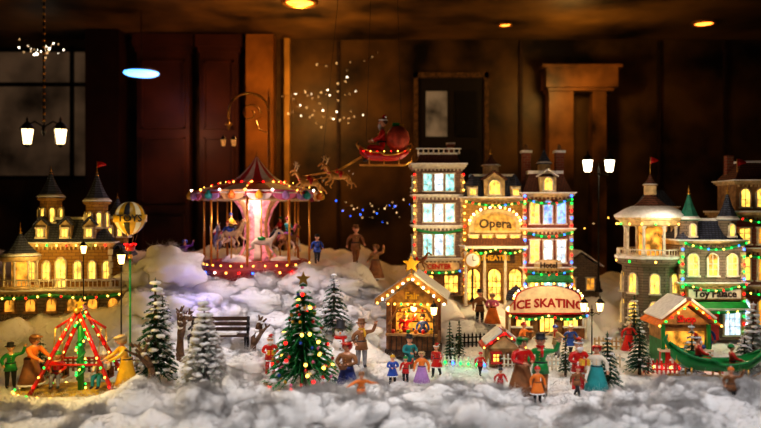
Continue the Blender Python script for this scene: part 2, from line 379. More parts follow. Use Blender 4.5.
def horse_into(b,M,m,mane=GOLD,deer=False,saddle=None):
    K=b.M.copy(); b.M=K@M; V,F=horse_geo(); b.add(V,F,m)
    for s in(-1,1): b.tube([(.47,s*.03,.38),(.46,s*.05,.46)],[.02,.004],m,5); b.ball(.56,s*.045,.36,.012,BLK,n=6,k=4)
    if deer:
        for s in(-1,1):
            b.tube([(.48,s*.02,.39),(.42,s*.1,.5),(.46,s*.17,.62)],[.018,.015,.008],mane,5)
            b.tube([(.43,s*.09,.48),(.52,s*.12,.56)],[.014,.007],mane,4); b.tube([(.43,s*.13,.55),(.36,s*.16,.62)],[.014,.007],mane,4)
        b.tube([(-.37,0,.08),(-.42,0,.12)],[.03,.01],SN,5); b.lathe(.36,0,.1,[(.08,0),(.09,.02),(.08,.04)],RED,10)
        b.ball(0,0,.06,.13,RED,ex=.6,n=10,k=6)
    else:
        b.tube([(.5,0,.4),(.4,0,.36),(.3,0,.22),(.24,0,.12)],[.02,.04,.045,.02],mane,6)
        b.tube([(-.36,0,.08),(-.46,0,.04),(-.5,0,-.14)],[.02,.04,.01],mane,6)
        if saddle: b.ball(.0,0,.1,.12,saddle,ex=1.1,ey=1.1,ez=.6,n=10,k=6)
    b.M=K

# ---------------------------------------------------------------- room shell
def plain(name,x,y,z,sx,sy,h,m): b=MB(); b.box(0,0,0,sx,sy,h,m); return b.build(name,(x,y,z))
WALLM=mat('dark_olive_wall',(.12,.066,.016),r=.45,var=.95,ns=.5)
CEILM=mat('brown_ceiling',(.16,.088,.022),r=.5,var=.95,ns=.35)
plain('floor',0,11.5,-.1,31,33.4,.1,DWOOD)
plain('ceiling',0,11.5,9.6,31,33.4,.1,CEILM)
plain('wall_back',0,28.1,0,31,.2,9.6,WALLM)
plain('wall_left',-15.6,11.5,0,.2,33,9.6,WALLM)
plain('wall_right',15.6,11.5,0,.2,33,9.6,WALLM)
MAR=mat('maroon_column',(.075,.022,.011),r=.45,var=.8,ns=.5)
def pilaster(name,x,y,w,m):
    b=MB(); b.box(0,0,0,w+.3,.75,.6,m); b.box(0,0,.6,w,.6,8.3,m); b.box(0,0,8.9,w+.15,.7,.2,m); b.box(0,0,9.1,w+.3,.8,.45,m)
    for z,h in((.9,2.2),(3.4,2.4),(6.1,2.5)):
        for s in(-1,1): b.box(s*(w/2-.18),-.33,z,.08,.08,h,m)
        for q in(0,h-.08): b.box(0,-.33,z+q,w-.3,.08,.08,m)
    return b.build(name,(x,y,0))
pilaster('column',-7.9,27.2,1.9,MAR); pilaster('column',-5.9,27.3,1.4,MAR)
plain('door_frame_column',-4.4,27.3,0,1.0,.8,9.55,mat('gold_column',(.33,.14,.025),r=.35,var=.85,ns=.6))
plain('trim_6',-3.45,27.4,0,.2,.3,9.5,mat('gold_trim',(.6,.34,.08),r=.3,var=.6,ns=.6))
plain('column',-9.9,26.8,0,1.2,1.0,9.55,mat('dark_column',(.03,.01,.006),r=.4,var=.4,ns=1))
b=MB(); WG=mat('window_dusk',(.06,.04,.03),e=.09,ec=(.6,.36,.2),var=.85,ns=.5)
b.box(0,0,0,4.2,.06,4.8,WG)
for x in(-2.1,1.2,2.1): b.box(x,-.08,-.1,.14,.1,5.0,DARK)
for z in(-.1,3.4,4.7): b.box(0,-.08,z,4.3,.1,.14,DARK)
b.build('window_1',(-12.8,27.9,4.4))
b=MB(); b.box(0,0,0,2.5,.1,8.1,mat('black_door',(.012,.008,.006)))
DG=mat('door_glass',(.1,.07,.04),e=.16,ec=(.8,.55,.3),var=.9,ns=1)
for z in(.6,3.4,5.9):
    b.box(-.55,-.08,z,.8,.04,2.0 if z<5 else 1.7,DG if z>5 else DARK); b.box(.55,-.08,z,.8,.04,2.0 if z<5 else 1.7,DARK)
DT=mat('door_trim',(.16,.09,.035),var=.6)
for x in(-1.32,1.32): b.box(x,-.05,0,.16,.2,8.3,DT)
b.box(0,-.05,8.1,2.8,.2,.2,DT); b.ball(.95,-.18,3.9,.09,GOLD)
b.build('door_1',(2.65,27.8,0))
LBM=mat('lit_beam',(.24,.11,.032),r=.45,var=.85,ns=.7)
b=MB(); b.box(0,0,0,2.6,.9,.7,LBM); b.box(-.7,.1,-7.6,.9,.6,7.6,LBM); b.box(.7,.1,-7.6,.5,.6,7.6,LBM); b.box(0,0,.7,2.9,1.0,.12,LBM); b.box(0,.1,-.12,2.4,.8,.12,LBM)
b.build('wooden_column',(7.3,27.2,7.6))
for i,(x0) in enumerate((-1.6,5.3,10.5,13)):
    b=MB(); b.box(0,0,0,.12,.08,9.5,DWOOD); b.build('trim_%d'%(i+1),(x0,27.92,0))
for x,y,s in((4.3,25.6,.22),(11.1,25.4,.36),(-2.5,22.9,.5)):
    b=MB(); b.lathe(0,0,-.1,[(s,.1),(s*1.15,.06),(s*1.1,0),(s*.9,.0),(s*.85,.04)],GOLD,20); b.lathe(0,0,-.06,[(s*.85,0),(s*.85,.04)],mat('downlight_amber',(1,.6,.2),e=4,ec=(1,.42,.08),var=.1),20)
    b.build('ceiling_downlight',(x,y,9.6))
b=MB(); b.lathe(0,0,0,[(.5,0),(.55,.03),(.5,.09),(.2,.13),(.02,.15)],GRY,24); b.lathe(0,0,-.09,[(.3,0),(.46,.01),(.55,.05),(.55,.1)],mat('reflection_blue_white',(.8,.9,1),e=4,ec=(.1,.38,1),var=.05),24)  # ceiling light's reflection in the glass, modelled as an added glowing disc
b.tube([(0,0,.1),(0,0,2.02)],.012,DARK); b.build('light_reflection_disc',(-7.76,24,7.58))
def strings(name,ctr,w,h,n,seed,mats,r=.022):
    rr=random.Random(seed); b=MB()
    for k in range(n):
        z=ctr[2]+rr.uniform(-h,h); x0=ctr[0]-w*rr.uniform(.4,1); x1=ctr[0]+w*rr.uniform(.4,1); z1=z+rr.uniform(-h,h); P=[]
        q=rr.randint(7,13)
        for i in range(q+1):
            t=i/q; P.append((x0+(x1-x0)*t+rr.uniform(-.1,.1),ctr[1]+rr.uniform(-.2,.2),z+(z1-z)*t-.25*math.sin(pi*t)+rr.uniform(-.16,.16)))
        b.tube(P,.006,DARK,4)
        for i,(a,c,d) in enumerate(P): b.ball(a,c-.03,d-.03,r*rr.uniform(.5,1.5),mats[i%len(mats)],n=6,k=4)
    b.build(name)
DLW=mat('bulb_dim_warm',(1,.8,.5),e=2.5,ec=(1,.62,.28),var=.6,ns=3)
strings('fairy_lights',(-2.0,26.6,7.0),1.5,.45,4,1,[DLW,DLW,LW,DLW],.017)
strings('fairy_lights',(-11.8,25.8,8.8),.8,.25,2,2,[DLW,LW])
strings('fairy_lights',(-.2,22.5,3.2),1.4,.5,3,5,[LB,DLW,DLW,DLW],.016)
strings('fairy_lights',(5.8,22.5,2.8),1.6,.5,1,6,[DLW,LY],.014)
strings('fairy_lights',(-1.0,26.6,8.4),2.0,.5,1,9,[DLW,DLW],.014)

# ---------------------------------------------------------------- architecture helpers
def win(b,x,y,z,w,h,g,fm,arch=False,mull=1,rows=2):
    b.box(x,y-.012,z,w,.03,h,g)
    t=.02
    for s in(-1,1): b.box(x+s*(w/2+t/2),y-.025,z-t,t*1.4,.06,h+2*t,fm)
    b.box(x,y-.04,z-t*1.8,w+4*t,.1,t*1.8,fm)
    for i in range(1,mull+1): b.box(x-w/2+w*i/(mull+1),y-.03,z,t*.7,.02,h,fm)
    for i in range(1,rows): b.box(x,y-.03,z+h*i/rows,w,.02,t*.7,fm)
    if arch:
        pts=[(x+w/2*math.cos(a*pi/8),z+h+w/2*math.sin(a*pi/8)) for a in range(9)]
        b.prism(pts,y-.027,y+.01,g)
        b.tube([(a,y-.03,c) for a,c in [(x+(w/2+t*.7)*math.cos(a*pi/8),z+h+(w/2+t*.7)*math.sin(a*pi/8)) for a in range(9)]],t*.9,fm,5)
        b.box(x,y-.03,z+h,t*.6,.02,w/2,fm)
    else: b.box(x,y-.035,z+h,w+4*t,.08,t*1.8,fm)
def corn(b,x,y,z,sx,sy,m,h=.09,sn=True):
    b.box(x,y,z,sx+.06,sy+.06,h*.35,m); b.box(x,y,z+h*.35,sx+.14,sy+.14,h*.4,m); b.box(x,y,z+h*.75,sx+.2,sy+.2,h*.25,SN if sn else m)
    n=int(sx/.09)
    for i in range(n): b.box(x-sx/2+sx*(i+.5)/n,y-sy/2-.045,z-.05,.03,.05,.05,m)
def rail(b,x0,y0,x1,y1,z,h,m,n=None,r=.012):
    L=math.hypot(x1-x0,y1-y0); n=n or max(2,int(L/.09))
    for i in range(n+1):
        t=i/n; b.tube([(x0+(x1-x0)*t,y0+(y1-y0)*t,z),(x0+(x1-x0)*t,y0+(y1-y0)*t,z+h)],r,m,4)
    for q in(.15,1): b.tube([(x0,y0,z+h*q),(x1,y1,z+h*q)],r*1.3,m,4)
def finial(b,x,y,z,h,m): b.lathe(x,y,z,[(.03,0),(.04,h*.1),(.012,h*.25),(.03,h*.4),(.01,h*.55),(.003,h)],m,8)
def flag(b,x,y,z,h,m):
    b.tube([(x,y,z),(x,y,z+h)],.01,GOLD,5)
    b.loft([[(x+.01,y-.004,z+h*.6),(x+.01,y-.004,z+h),(x+.01,y+.004,z+h),(x+.01,y+.004,z+h*.6)],[(x+.1,y+.02,z+h*.68),(x+.1,y+.02,z+h*.98),(x+.1,y+.028,z+h*.98),(x+.1,y+.028,z+h*.68)],[(x+.2,y-.01,z+h*.76),(x+.2,y-.01,z+h*.84),(x+.2,y-.002,z+h*.84),(x+.2,y-.002,z+h*.76)]],m)
def quoins(b,x,y,z,h,m):
    n=int(h/.12)
    for i in range(n): b.box(x,y,z+i*.12,.1 if i%2 else .07,.06,.1,m)
def cone_roof(b,x,y,z,r,h,m,n=8,snow=True):
    b.lathe(x,y,z,[(r,-.02),(r*1.12,0),(r*.78,h*.22),(r*.45,h*.5),(r*.16,h*.85),(.01,h)],m,n,smooth=False)
    if snow: b.lathe(x,y,z,[(r*1.05,-.01),(r*1.16,.01),(r*1.0,h*.09),(r*.7,h*.23)],SN,n)
def garland(b,x0,x1,y,z,sag=.1,m=PINE2,lights=True,n=12,mats=None):
    P=[(x0+(x1-x0)*i/n,y,z-sag*math.sin(pi*i/n)) for i in range(n+1)]
    b.tube(P,[.028+.012*(i%2) for i in range(n+1)],m,6)
    if lights: b.bulbs([(a,c-.04,d) for a,c,d in P[::2]],.021,mats)

# --- left house ----------------------------------------
b=MB()
b.box(0,0,-.4,2.9,1.6,.55,BRG); corn(b,0,0,.12,2.85,1.6,CREAM,.08)
for i in range(7): win(b,-1.25+i*.415,-.8,-.18,.2,.12,GO,TAN,True,0,1)
garland(b,-1.4,0,-.93,.12,.06,mats=[LY,LR,LY]); garland(b,0,1.4,-.93,.12,.06,mats=[LY,LR,LY])
b.box(.15,.15,.2,1.9,1.0,.75,BRY); corn(b,.15,.15,.95,1.9,1.0,CREAM)
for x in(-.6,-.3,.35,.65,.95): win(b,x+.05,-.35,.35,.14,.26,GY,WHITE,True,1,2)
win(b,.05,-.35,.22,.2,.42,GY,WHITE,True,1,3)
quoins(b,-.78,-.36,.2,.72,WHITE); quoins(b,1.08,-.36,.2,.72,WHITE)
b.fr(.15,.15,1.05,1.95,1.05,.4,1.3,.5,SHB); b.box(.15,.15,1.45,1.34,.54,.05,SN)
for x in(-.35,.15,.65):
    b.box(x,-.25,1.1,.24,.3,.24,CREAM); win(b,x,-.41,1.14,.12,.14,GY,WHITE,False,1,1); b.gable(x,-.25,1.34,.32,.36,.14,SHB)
    b.prism([(x-.13,1.34),(x+.13,1.34),(x,1.45)],-.4,-.1,CREAM)
b.lathe(-.75,-.45,.2,[(.42,0),(.42,.05),(.36,.06)],CREAM,16)
for i in range(8):
    a=2*pi*i/8; b.lathe(-.75+.34*math.cos(a),-.45+.34*math.sin(a),.25,[(.035,0),(.022,.04),(.02,.4),(.04,.46)],WHITE,7)
b.lathe(-.75,-.45,.25,[(.18,0),(.18,.5)],GO,12)
b.lathe(-.75,-.45,.7,[(.36,0),(.42,.03),(.42,.08),(.36,.1)],CREAM,16)
cone_roof(b,-.75,-.45,.8,.38,.42,SHB,12); finial(b,-.75,-.45,1.2,.2,GOLD)
for x,y,z,h,rh,m in((-.3,.1,1.2,.6,.5,TEAL),(.72,-.05,1.1,.62,.55,SHB),(1.1,.2,1.0,.4,.4,SHB)):
    b.lathe(x,y,z,[(.24,0),(.24,h),(.3,h+.03),(.3,h+.07)],BRY,8,smooth=False)
    for i in range(8):
        a=2*pi*(i+.5)/8; sv=b.M.copy(); b.M=sv@T((x,y,0))@RZ(a+pi/2); win(b,0,-.22,z+h*.35,.09,h*.35,GY,WHITE,True,0,1); b.M=sv
    cone_roof(b,x,y,z+h+.07,.28,rh,SHB,8); finial(b,x,y,z+h+rh,.16,GOLD)
flag(b,.72,-.05,2.25,.3,RED)
b.box(1.15,.3,.9,.16,.16,.75,BRK); b.box(1.15,.3,1.65,.2,.2,.05,SN)
rail(b,-1.35,-.75,1.35,-.75,.2,.17,WHITE); rail(b,1.35,-.75,1.35,.7,.2,.17,WHITE); rail(b,-1.35,-.75,-1.35,.7,.2,.17,WHITE)
b.bulbs([(-.8+i*.2,-.5,.98) for i in range(10)],.022,[LY,LR,LY,LG])
b.box(1.2,.2,.2,.3,.8,.55,BRY); b.gable(1.2,.2,.75,.5,.9,.22,SHB,'y')
b.build('victorian_mansion',(-6.98,16.3,1.18),.12,(1.0,1,1.17))

# --- carousel -----------------------------------------------------
b=MB()
b.lathe(0,0,-.25,[(1.45,0),(1.45,.2),(1.5,.22),(1.5,.27),(1.3,.28),(1.28,.38),(1.22,.4),(.1,.4)],[mat('carousel_deck',(.42,.07,.07),var=.3)],32)
for k in range(30):
    a=2*pi*k/30; b.ball(1.5*math.cos(a),1.5*math.sin(a),-.07,.026,[LW,LY,LR,LB][k%4],n=6,k=4)
    b.ball(1.3*math.cos(a),1.3*math.sin(a),.08,.02,LY,n=6,k=4)
CRED=mat('canopy_red',(.5,.02,.02),var=.2); CGOL=mat('canopy_gold',(.65,.38,.18),var=.2); CWHT=mat('canopy_white',(.75,.66,.62),var=.15)
b.lathe(0,0,1.75,[(1.56,0),(1.6,.03),(1.38,.12),(1.1,.2),(.8,.26),(.62,.3)],[CRED,CRED,CWHT,CWHT],32,smooth=False)
b.lathe(0,0,2.03,[(.62,0),(.68,.03),(.5,.13),(.34,.27),(.2,.42),(.09,.56),(.03,.66)],[CRED,CWHT],16,smooth=False)
b.bulbs([(.68*math.cos(2*pi*i/16),.68*math.sin(2*pi*i/16),2.06) for i in range(16)],.022,[LY,LR])
for k in range(16):
    a=2*pi*k/16; a2=2*pi*(k+.5)/16
    sv=b.M.copy(); b.M=sv@RZ(a2+pi/2)
    w=.28
    P=[(-w,1.84),(-w,1.72)]+[(-w*math.cos(q*pi/6),1.72-.12*math.sin(q*pi/6)) for q in range(1,6)]+[(w,1.72),(w,1.84)]
    b.prism(P,-1.55,-1.51,[CWHT,PINK,LIL,CGOL][k%4])
    b.lathe(0,-1.6,1.7,[(.01,-.08),(.08,-.05),(.095,.03),(.02,.13)],[YEL,LIL,TEAL,ORG][k%4],8)
    b.M=sv
    b.ball(1.58*math.cos(a),1.58*math.sin(a),1.84,.028,LW if k%2 else LY,n=7,k=5)
    if k%2==0:
        b.bulbs([((.7+.2*j)*math.cos(a),(.7+.2*j)*math.sin(a),1.8+itp(.7+.2*j,[(.62,.3),(.8,.26),(1.1,.2),(1.38,.12),(1.56,.03)])) for j in range(4)],.015,[LR,LY])
        b.tube([(1.3*math.cos(a),1.3*math.sin(a),.1),(1.3*math.cos(a),1.3*math.sin(a),1.8)],.03,GOLD,6)
PG=mat('pink_glow_panel',(.7,.25,.3),e=.5,ec=(1,.3,.35),var=.6)
b.lathe(0,0,.15,[(.5,0),(.48,.1),(.34,.3),(.3,.9),(.42,1.25),(.6,1.5),(.7,1.6)],[CWHT,PG,CGOL,PG],16)
b.lathe(0,0,1.6,[(1.3,0),(1.3,.06),(.5,.12)],CREAM,24)
for k in range(8):
    a=2*pi*(k+.35)/8; x,y=.95*math.cos(a),.95*math.sin(a); zz=.62+.1*(k%3)
    b.tube([(x,y,.15),(x,y,1.62)],.018,GOLD,6)
    horse_into(b,T((x,y,zz))@RZ(a+pi/2)@Matrix.Scale(.8,4),[WHITE,CREAM,BRN,WHITE,GRY,CREAM,WHITE,BRN][k],[GOLD,BRN,BLK,PINK][k%4],saddle=[RED,BLUE,GREEN,PURP][k%4])
    if k%2: person_into(b,T((x,y,zz-.16))@RZ(a+pi/2+pi/2)@Matrix.Scale(.64,4),pose='sit',coat=[RED,BLUE,YEL,TEAL][k//2],hat='beanie',hatm=[GREEN,RED,BLUE,PINK][k//2])
finial(b,0,0,2.65,.2,GOLD)
for i in range(4): b.box(-1.25,-.75-.14*i,-.3,.7,.16,.36-.09*i,mat('blue_step',(.05,.08,.6),var=.2))
b.build('carousel',(-3.06,18.3,1.72))

# --- centre buildings ----------------------------------------
b=MB()
b.box(0,0,0,1.15,.9,3.15,BRP)
for z in(.85,1.65,2.4): corn(b,0,0,z,1.15,.9,WHITE,.08)
corn(b,0,0,3.1,1.2,.95,WHITE,.14)
b.fr(0,0,3.24,1.1,.85,.22,.9,.65,SHR); b.box(0,0,3.46,.95,.7,.05,SN)
for z,h in((1.0,.5),(1.82,.42),(2.57,.4)):
    for x in(-.27,0,.27): win(b,x,-.45,z,.2,h,GT if x else GW,WHITE,False,1,3)
    for k in range(2):
        sv=b.M.copy(); b.M=sv@RZ(-pi/2 if k else pi/2); [win(b,x,-.575,z,.16,h*.9,GT,WHITE,False,1,2) for x in(-.2,.15)]; b.M=sv
for x in(-.57,.57):
    quoins(b,x,-.46,0,3.1,CREAM)
    b.bulbs([(x*1.05,-.55,.3+i*.19) for i in range(15)],.024,[LY,LY,LR])
b.box(0,-.5,.62,1.0,.08,.2,CREAM); b.text('CENTER',0,-.55,.72,.16,RED)
for x in(-.3,.3): win(b,x,-.45,.1,.32,.4,GY,WOOD,False,2,2)
b.box(0,-.46,0,.2,.06,.55,WOOD)
for i in range(9): b.lathe(-.5+i*.125,-.44,3.46,[(.02,0),(.03,.04),(.015,.08),(.025,.13)],WHITE,6)
b.box(0,-.44,3.58,1.1,.05,.03,SN); b.box(.35,.2,3.4,.18,.18,.35,BRK); b.box(.35,.2,3.75,.22,.22,.05,SN)
garland(b,-.5,.5,-.56,.62,.05); garland(b,-.55,.55,-.56,1.62,.08,lights=False)
b.build('corner_shop_tower',(1.42,18.5,1.0))
b=MB()
b.box(0,0,0,1.5,1.0,2.55,BRY); corn(b,0,0,1.35,1.5,1.0,CREAM,.1); corn(b,0,0,2.5,1.5,1.0,CREAM,.12)
b.fr(0,0,2.62,1.5,1.0,.5,1.0,.5,SHB); b.box(0,0,3.12,1.05,.55,.06,SN)
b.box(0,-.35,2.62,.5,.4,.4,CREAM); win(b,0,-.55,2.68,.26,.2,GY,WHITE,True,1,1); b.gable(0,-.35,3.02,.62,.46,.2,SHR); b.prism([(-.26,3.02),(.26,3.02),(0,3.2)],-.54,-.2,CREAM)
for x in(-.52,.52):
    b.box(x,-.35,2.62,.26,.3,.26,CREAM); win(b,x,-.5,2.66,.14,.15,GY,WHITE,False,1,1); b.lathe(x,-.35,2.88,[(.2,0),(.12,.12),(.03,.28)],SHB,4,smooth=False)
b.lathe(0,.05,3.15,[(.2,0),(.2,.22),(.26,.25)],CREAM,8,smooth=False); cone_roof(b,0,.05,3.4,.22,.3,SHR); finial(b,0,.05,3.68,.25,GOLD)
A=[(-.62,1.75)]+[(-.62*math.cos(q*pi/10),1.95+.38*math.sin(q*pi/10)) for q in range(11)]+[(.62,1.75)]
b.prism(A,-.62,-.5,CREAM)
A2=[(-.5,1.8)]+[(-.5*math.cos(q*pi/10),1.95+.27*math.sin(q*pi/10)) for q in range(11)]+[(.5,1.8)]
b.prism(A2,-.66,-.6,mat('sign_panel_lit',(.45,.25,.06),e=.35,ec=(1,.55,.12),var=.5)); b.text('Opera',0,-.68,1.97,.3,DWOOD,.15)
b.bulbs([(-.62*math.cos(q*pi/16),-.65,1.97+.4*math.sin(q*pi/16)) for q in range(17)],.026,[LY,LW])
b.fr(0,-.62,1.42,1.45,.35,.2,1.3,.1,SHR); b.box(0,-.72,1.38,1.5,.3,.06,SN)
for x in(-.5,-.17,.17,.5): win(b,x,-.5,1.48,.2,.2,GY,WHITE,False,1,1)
b.box(0,-.6,1.02,.95,.06,.24,DWOOD); b.text('THEATRE',0,-.64,1.14,.17,YEL)
for x in(-.5,0,.5): win(b,x,-.5,.12,.3,.6,GY,WOOD,True,2,4)
for x in(-.7,-.25,.25,.7): b.lathe(x,-.62,0,[(.06,0),(.04,.06),(.035,1.2),(.06,1.3)],WHITE,8)
garland(b,-.7,0,-.68,1.36,.1); garland(b,0,.7,-.68,1.36,.1); garland(b,-.7,.7,-.68,2.5,.1,n=18)
for x in(-.72,.72): b.bulbs([(x,-.56,.3+i*.16) for i in range(14)],.024,[LY,LY,LR,LY])
b.build('opera_house',(2.75,18.4,.8))
b=MB()
b.box(0,0,0,1.15,1.0,2.6,BRK)
for z in(.85,1.75): corn(b,0,0,z,1.15,1.0,CREAM,.09)
corn(b,0,0,2.55,1.15,1.0,CREAM,.12)
b.fr(0,0,2.67,1.2,1.0,.45,.8,.6,SHR); b.box(0,0,3.1,.86,.64,.08,SN); b.fr(0,-.3,2.7,1.0,.3,.12,.9,.2,SN)
b.box(0,-.4,2.67,.4,.3,.35,CREAM); win(b,0,-.55,2.72,.2,.18,GY,WHITE,True,1,1); b.gable(0,-.4,3.02,.5,.4,.16,SN)
for x in(-.4,.42): b.box(x,.1,2.9,.2,.22,.72,BRK); b.box(x,.1,3.62,.26,.28,.06,SN); b.lathe(x,.1,3.68,[(.05,0),(.04,.14)],TAN,8)
b.lathe(.05,.1,3.15,[(.16,0),(.16,.2),(.2,.22)],CREAM,8,smooth=False); cone_roof(b,.05,.1,3.37,.18,.35,SHB)
for z,h,g in((1.05,.5,GW),(1.95,.42,GB),(.15,.5,GT)):
    for x in(-.32,0,.32): win(b,x,-.5,z,.2,h,g if x>=0 else GY,WHITE,z>1.5,1,3)
    for k in range(2):
        sv=b.M.copy(); b.M=sv@RZ(-pi/2 if k else pi/2); [win(b,x,-.575,z,.18,h*.9,GY,WHITE,False,1,2) for x in(-.2,.2)]; b.M=sv
b.lathe(0,-.56,.98,[(.01,-.14),(.3,-.12),(.34,0),(.3,.12),(.01,.14)],CREAM,20,1,.12); b.text('Hotel',0,-.62,.98,.18,DWOOD)
for x in(-.56,.56): quoins(b,x,-.51,0,2.5,CREAM); b.bulbs([(x,-.58,.2+i*.17) for i in range(15)],.028,[LR,LG,LB,LY,LR,LB])
for z in(.86,1.74,2.5): garland(b,-.55,.55,-.62,z,.1,mats=[LR,LB,LG,LR])
b.box(0,-.62,.6,1.1,.3,.04,GREEN); b.fr(0,-.66,.64,1.1,.3,.12,1.0,.1,PINE2)
for x in(-.5,.5): b.lathe(x,-.74,0,[(.04,0),(.025,.6)],WHITE,7)
b.build('hotel_building',(4.02,18.3,.75),0,(1,1,1.04))
b=MB(); b.box(0,0,0,1.0,.8,.9,BRG); b.gable(0,0,.9,1.2,1.0,.4,SN,'y'); b.prism([(-.5,.9),(.5,.9),(0,1.25)],-.4,.4,BRG)
for x in(-.25,.25): win(b,x,-.4,.3,.2,.3,GO,WHITE,False,1,2)
b.build('cottage',(5.3,20.0,.7))

# --- ice skating pavilion ----------------------------------
b=MB()
b.box(0,.35,0,1.5,.7,.55,TAN)
for x in(-.5,0,.5): win(b,x,0,.15,.3,.28,GY,WOOD,False,2,1)
b.fr(0,.35,.55,1.65,.85,.25,1.2,.3,SN)
P=[(-.86,.52),(-.86,.62),(-.7,.8)]+[(-.7*math.cos(q*pi/12),.82+.3*math.sin(q*pi/12)) for q in range(13)]+[(.7,.8),(.86,.62),(.86,.52)]
SG=mat('ice_sign_board',(.75,.58,.38),e=.2,ec=(1,.65,.35),var=.2)
b.prism(P,-.14,-.06,RED)
b.prism([(a*.95,.56+(c-.52)*.92) for a,c in P],-.17,-.12,SG)
b.text('ICE SKATING',0,-.19,.76,.25,mat('sign_red_letters',(.4,.005,.005),var=0),.12,.015)
b.bulbs([(-.72*math.cos(q*pi/18),-.16,.86+.31*math.sin(q*pi/18)) for q in range(19)],.022,[LY,LW])
for x in(-.8,.8): b.lathe(x,-.1,0,[(.05,0),(.03,.05),(.03,.5),(.05,.55)],WHITE,8); b.ball(x,-.1,.62,.07,LAMPY,n=8,k=6)
for x in(-.55,.55): b.box(x,-.12,0,.42,.06,.24,WOOD); b.box(x,-.12,.24,.46,.12,.03,SN)
for x in(-.55,.6): b.lathe(x,.5,.75,[(.22,0),(.21,.12),(.15,.22),(.03,.3)],SHB,10); b.ball(x,.5,1.06,.03,GOLD)
garland(b,-.8,0,-.16,.5,.08); garland(b,0,.8,-.16,.5,.08)
b.build('ice_skating_pavilion',(3.5,15.6,.38))
b=MB(); ICE=mat('ice',(.55,.68,.7),r=.08,var=.15,ns=2)
b.lathe(0,0,0,[(1.35,-.05),(1.35,.03),(1.3,.04)],ICE,32,1.0,.45)
b.build('ice_rink',(3.4,14.4,.17))
def fence(name,pts,h,m,n,snowcap=True,lights=None,z=None):
    b=MB()
    for (x0,y0),(x1,y1) in zip(pts,pts[1:]):
        L=math.hypot(x1-x0,y1-y0); k=max(2,int(L/n))
        for i in range(k+1):
            t=i/k; x=x0+(x1-x0)*t; y=y0+(y1-y0)*t; g=G(x,y) if z is None else z
            b.box(x,y,g-.05,n*.4,.025,h+.05,m); b.fr(x,y,g+h,n*.4,.025,.04,.004,.004,m)
            if snowcap and i%2==0: b.ball(x,y,g+h+.02,.02,SN,n=6,k=4)
            if lights and i%2==0: b.ball(x,y-.03,g+h*.5,.026,lights[i//2%len(lights)],n=6,k=4)
        g0=G(x0,y0) if z is None else z; g1=G(x1,y1) if z is None else z
        for q in(.3,.75): b.tube([(x0,y0,g0+h*q),(x1,y1,g1+h*q)],.014,m,4)
    b.build(name)
fence('picket_fence',[(2.0,14.3),(2.2,13.6),(3.4,13.4),(4.4,13.6)],.22,WHITE,.07)
fence('picket_fence',[(1.5,15.4),(2.5,15.5)],.24,DARK,.08)
fence('picket_fence',[(4.4,15.2),(5.2,15.2)],.24,CREAM,.08)
fence('picket_fence',[(1.05,13.7),(1.95,13.4)],.18,WHITE,.07,True,[LG,LG,LB,LG])
fence('picket_fence',[(4.7,13.2),(5.6,13.1),(6.1,13.2)],.22,RED,.07,True,[LR,LY])
fence('picket_fence',[(-6.2,12.9),(-3.9,13.0)],.22,WOOD,.09)

# --- kiosk --------------------------------------------
b=MB()
b.box(0,0,-.1,1.15,.95,.14,DWOOD)
for x in(-.5,.5):
    for y in(-.4,.4): b.box(x,y,0,.1,.1,1.0,WOOD)
b.box(0,.4,0,1.0,.05,1.0,WOOD); b.box(0,.36,.1,.9,.03,.85,GO)
for i in range(3): b.box(0,.32,.3+.2*i,.85,.08,.02,WOOD); b.bulbs([(-.35+.1*j,.3,.35+.2*i) for j in range(8)],.03,[RED,GOLD,GREEN,BLUE,YEL])
b.box(0,-.42,0,1.0,.06,.34,WOOD); b.box(0,-.45,.34,1.1,.2,.04,TAN)
for x in(-.52,.52): b.box(x,0,0,.04,.8,.34,WOOD)
for i in range(9): b.box(-.44+i*.11,-.46,.0,.015,.03,.33,DWOOD)
KR=mat('kiosk_roof',(.42,.2,.045),var=.5)
b.gable(0,0,1.0,1.4,1.25,.5,KR,'y',.05)
b.prism([(-.6,1.0),(.6,1.0),(0,1.44)],-.42,-.38,KR); b.text('Fair',0,-.44,1.14,.2,YEL)
for s in(-1,1):
    b.prism([(s*.05,1.56),(s*.74,1.06),(s*.76,1.12),(s*.05,1.62)],-.5,.6,SN)
    b.prism([(0,1.5),(s*.76,1.0),(s*.76,1.1),(0,1.62)],-.68,-.62,KR)
    b.tube([(s*.5,-.44,.55),(s*.3,-.44,.88),(0,-.44,.96)],.03,KR,6)
b.bulbs([(s*(.05+.65*i/6),-.7,1.5-.48*i/6) for s in(-1,1) for i in range(7)],.026,[LY,LW])
b.bulbs([(-.5+.14*i,-.5,.98) for i in range(8)],.024,[LY,LY,LG])
b.ball(0,-.1,.85,.07,LAMPY)
st=[((.2 if i%2==0 else .09)*math.sin(i*pi/5),1.8+(.2 if i%2==0 else .09)*math.cos(i*pi/5)) for i in range(10)]
b.prism(st,-.55,-.5,YEL); b.tube([(0,-.52,1.5),(0,-.52,1.7)],.02,GOLD)
horse_into(b,T((.05,.1,1.82))@Matrix.Scale(.5,4),BRN,CREAM,deer=True)
for i in range(6): b.ball(-.4+.16*i,-.44,.42,.045,[RED,YEL,GREEN,ORG][i%4],n=8,k=5)
b.build('market_kiosk',(.68,14.9,.3),-.15,(.92,1,.96))
person('vendor_figurine',.5,14.85,.6,0,z=.36,pose='wave',coat=RED,hat='beanie',hatm=YEL)
person('vendor_figurine',.85,14.9,.56,0,z=.36,pose='stand',coat=BLUE,hat='top',hatm=BLK)

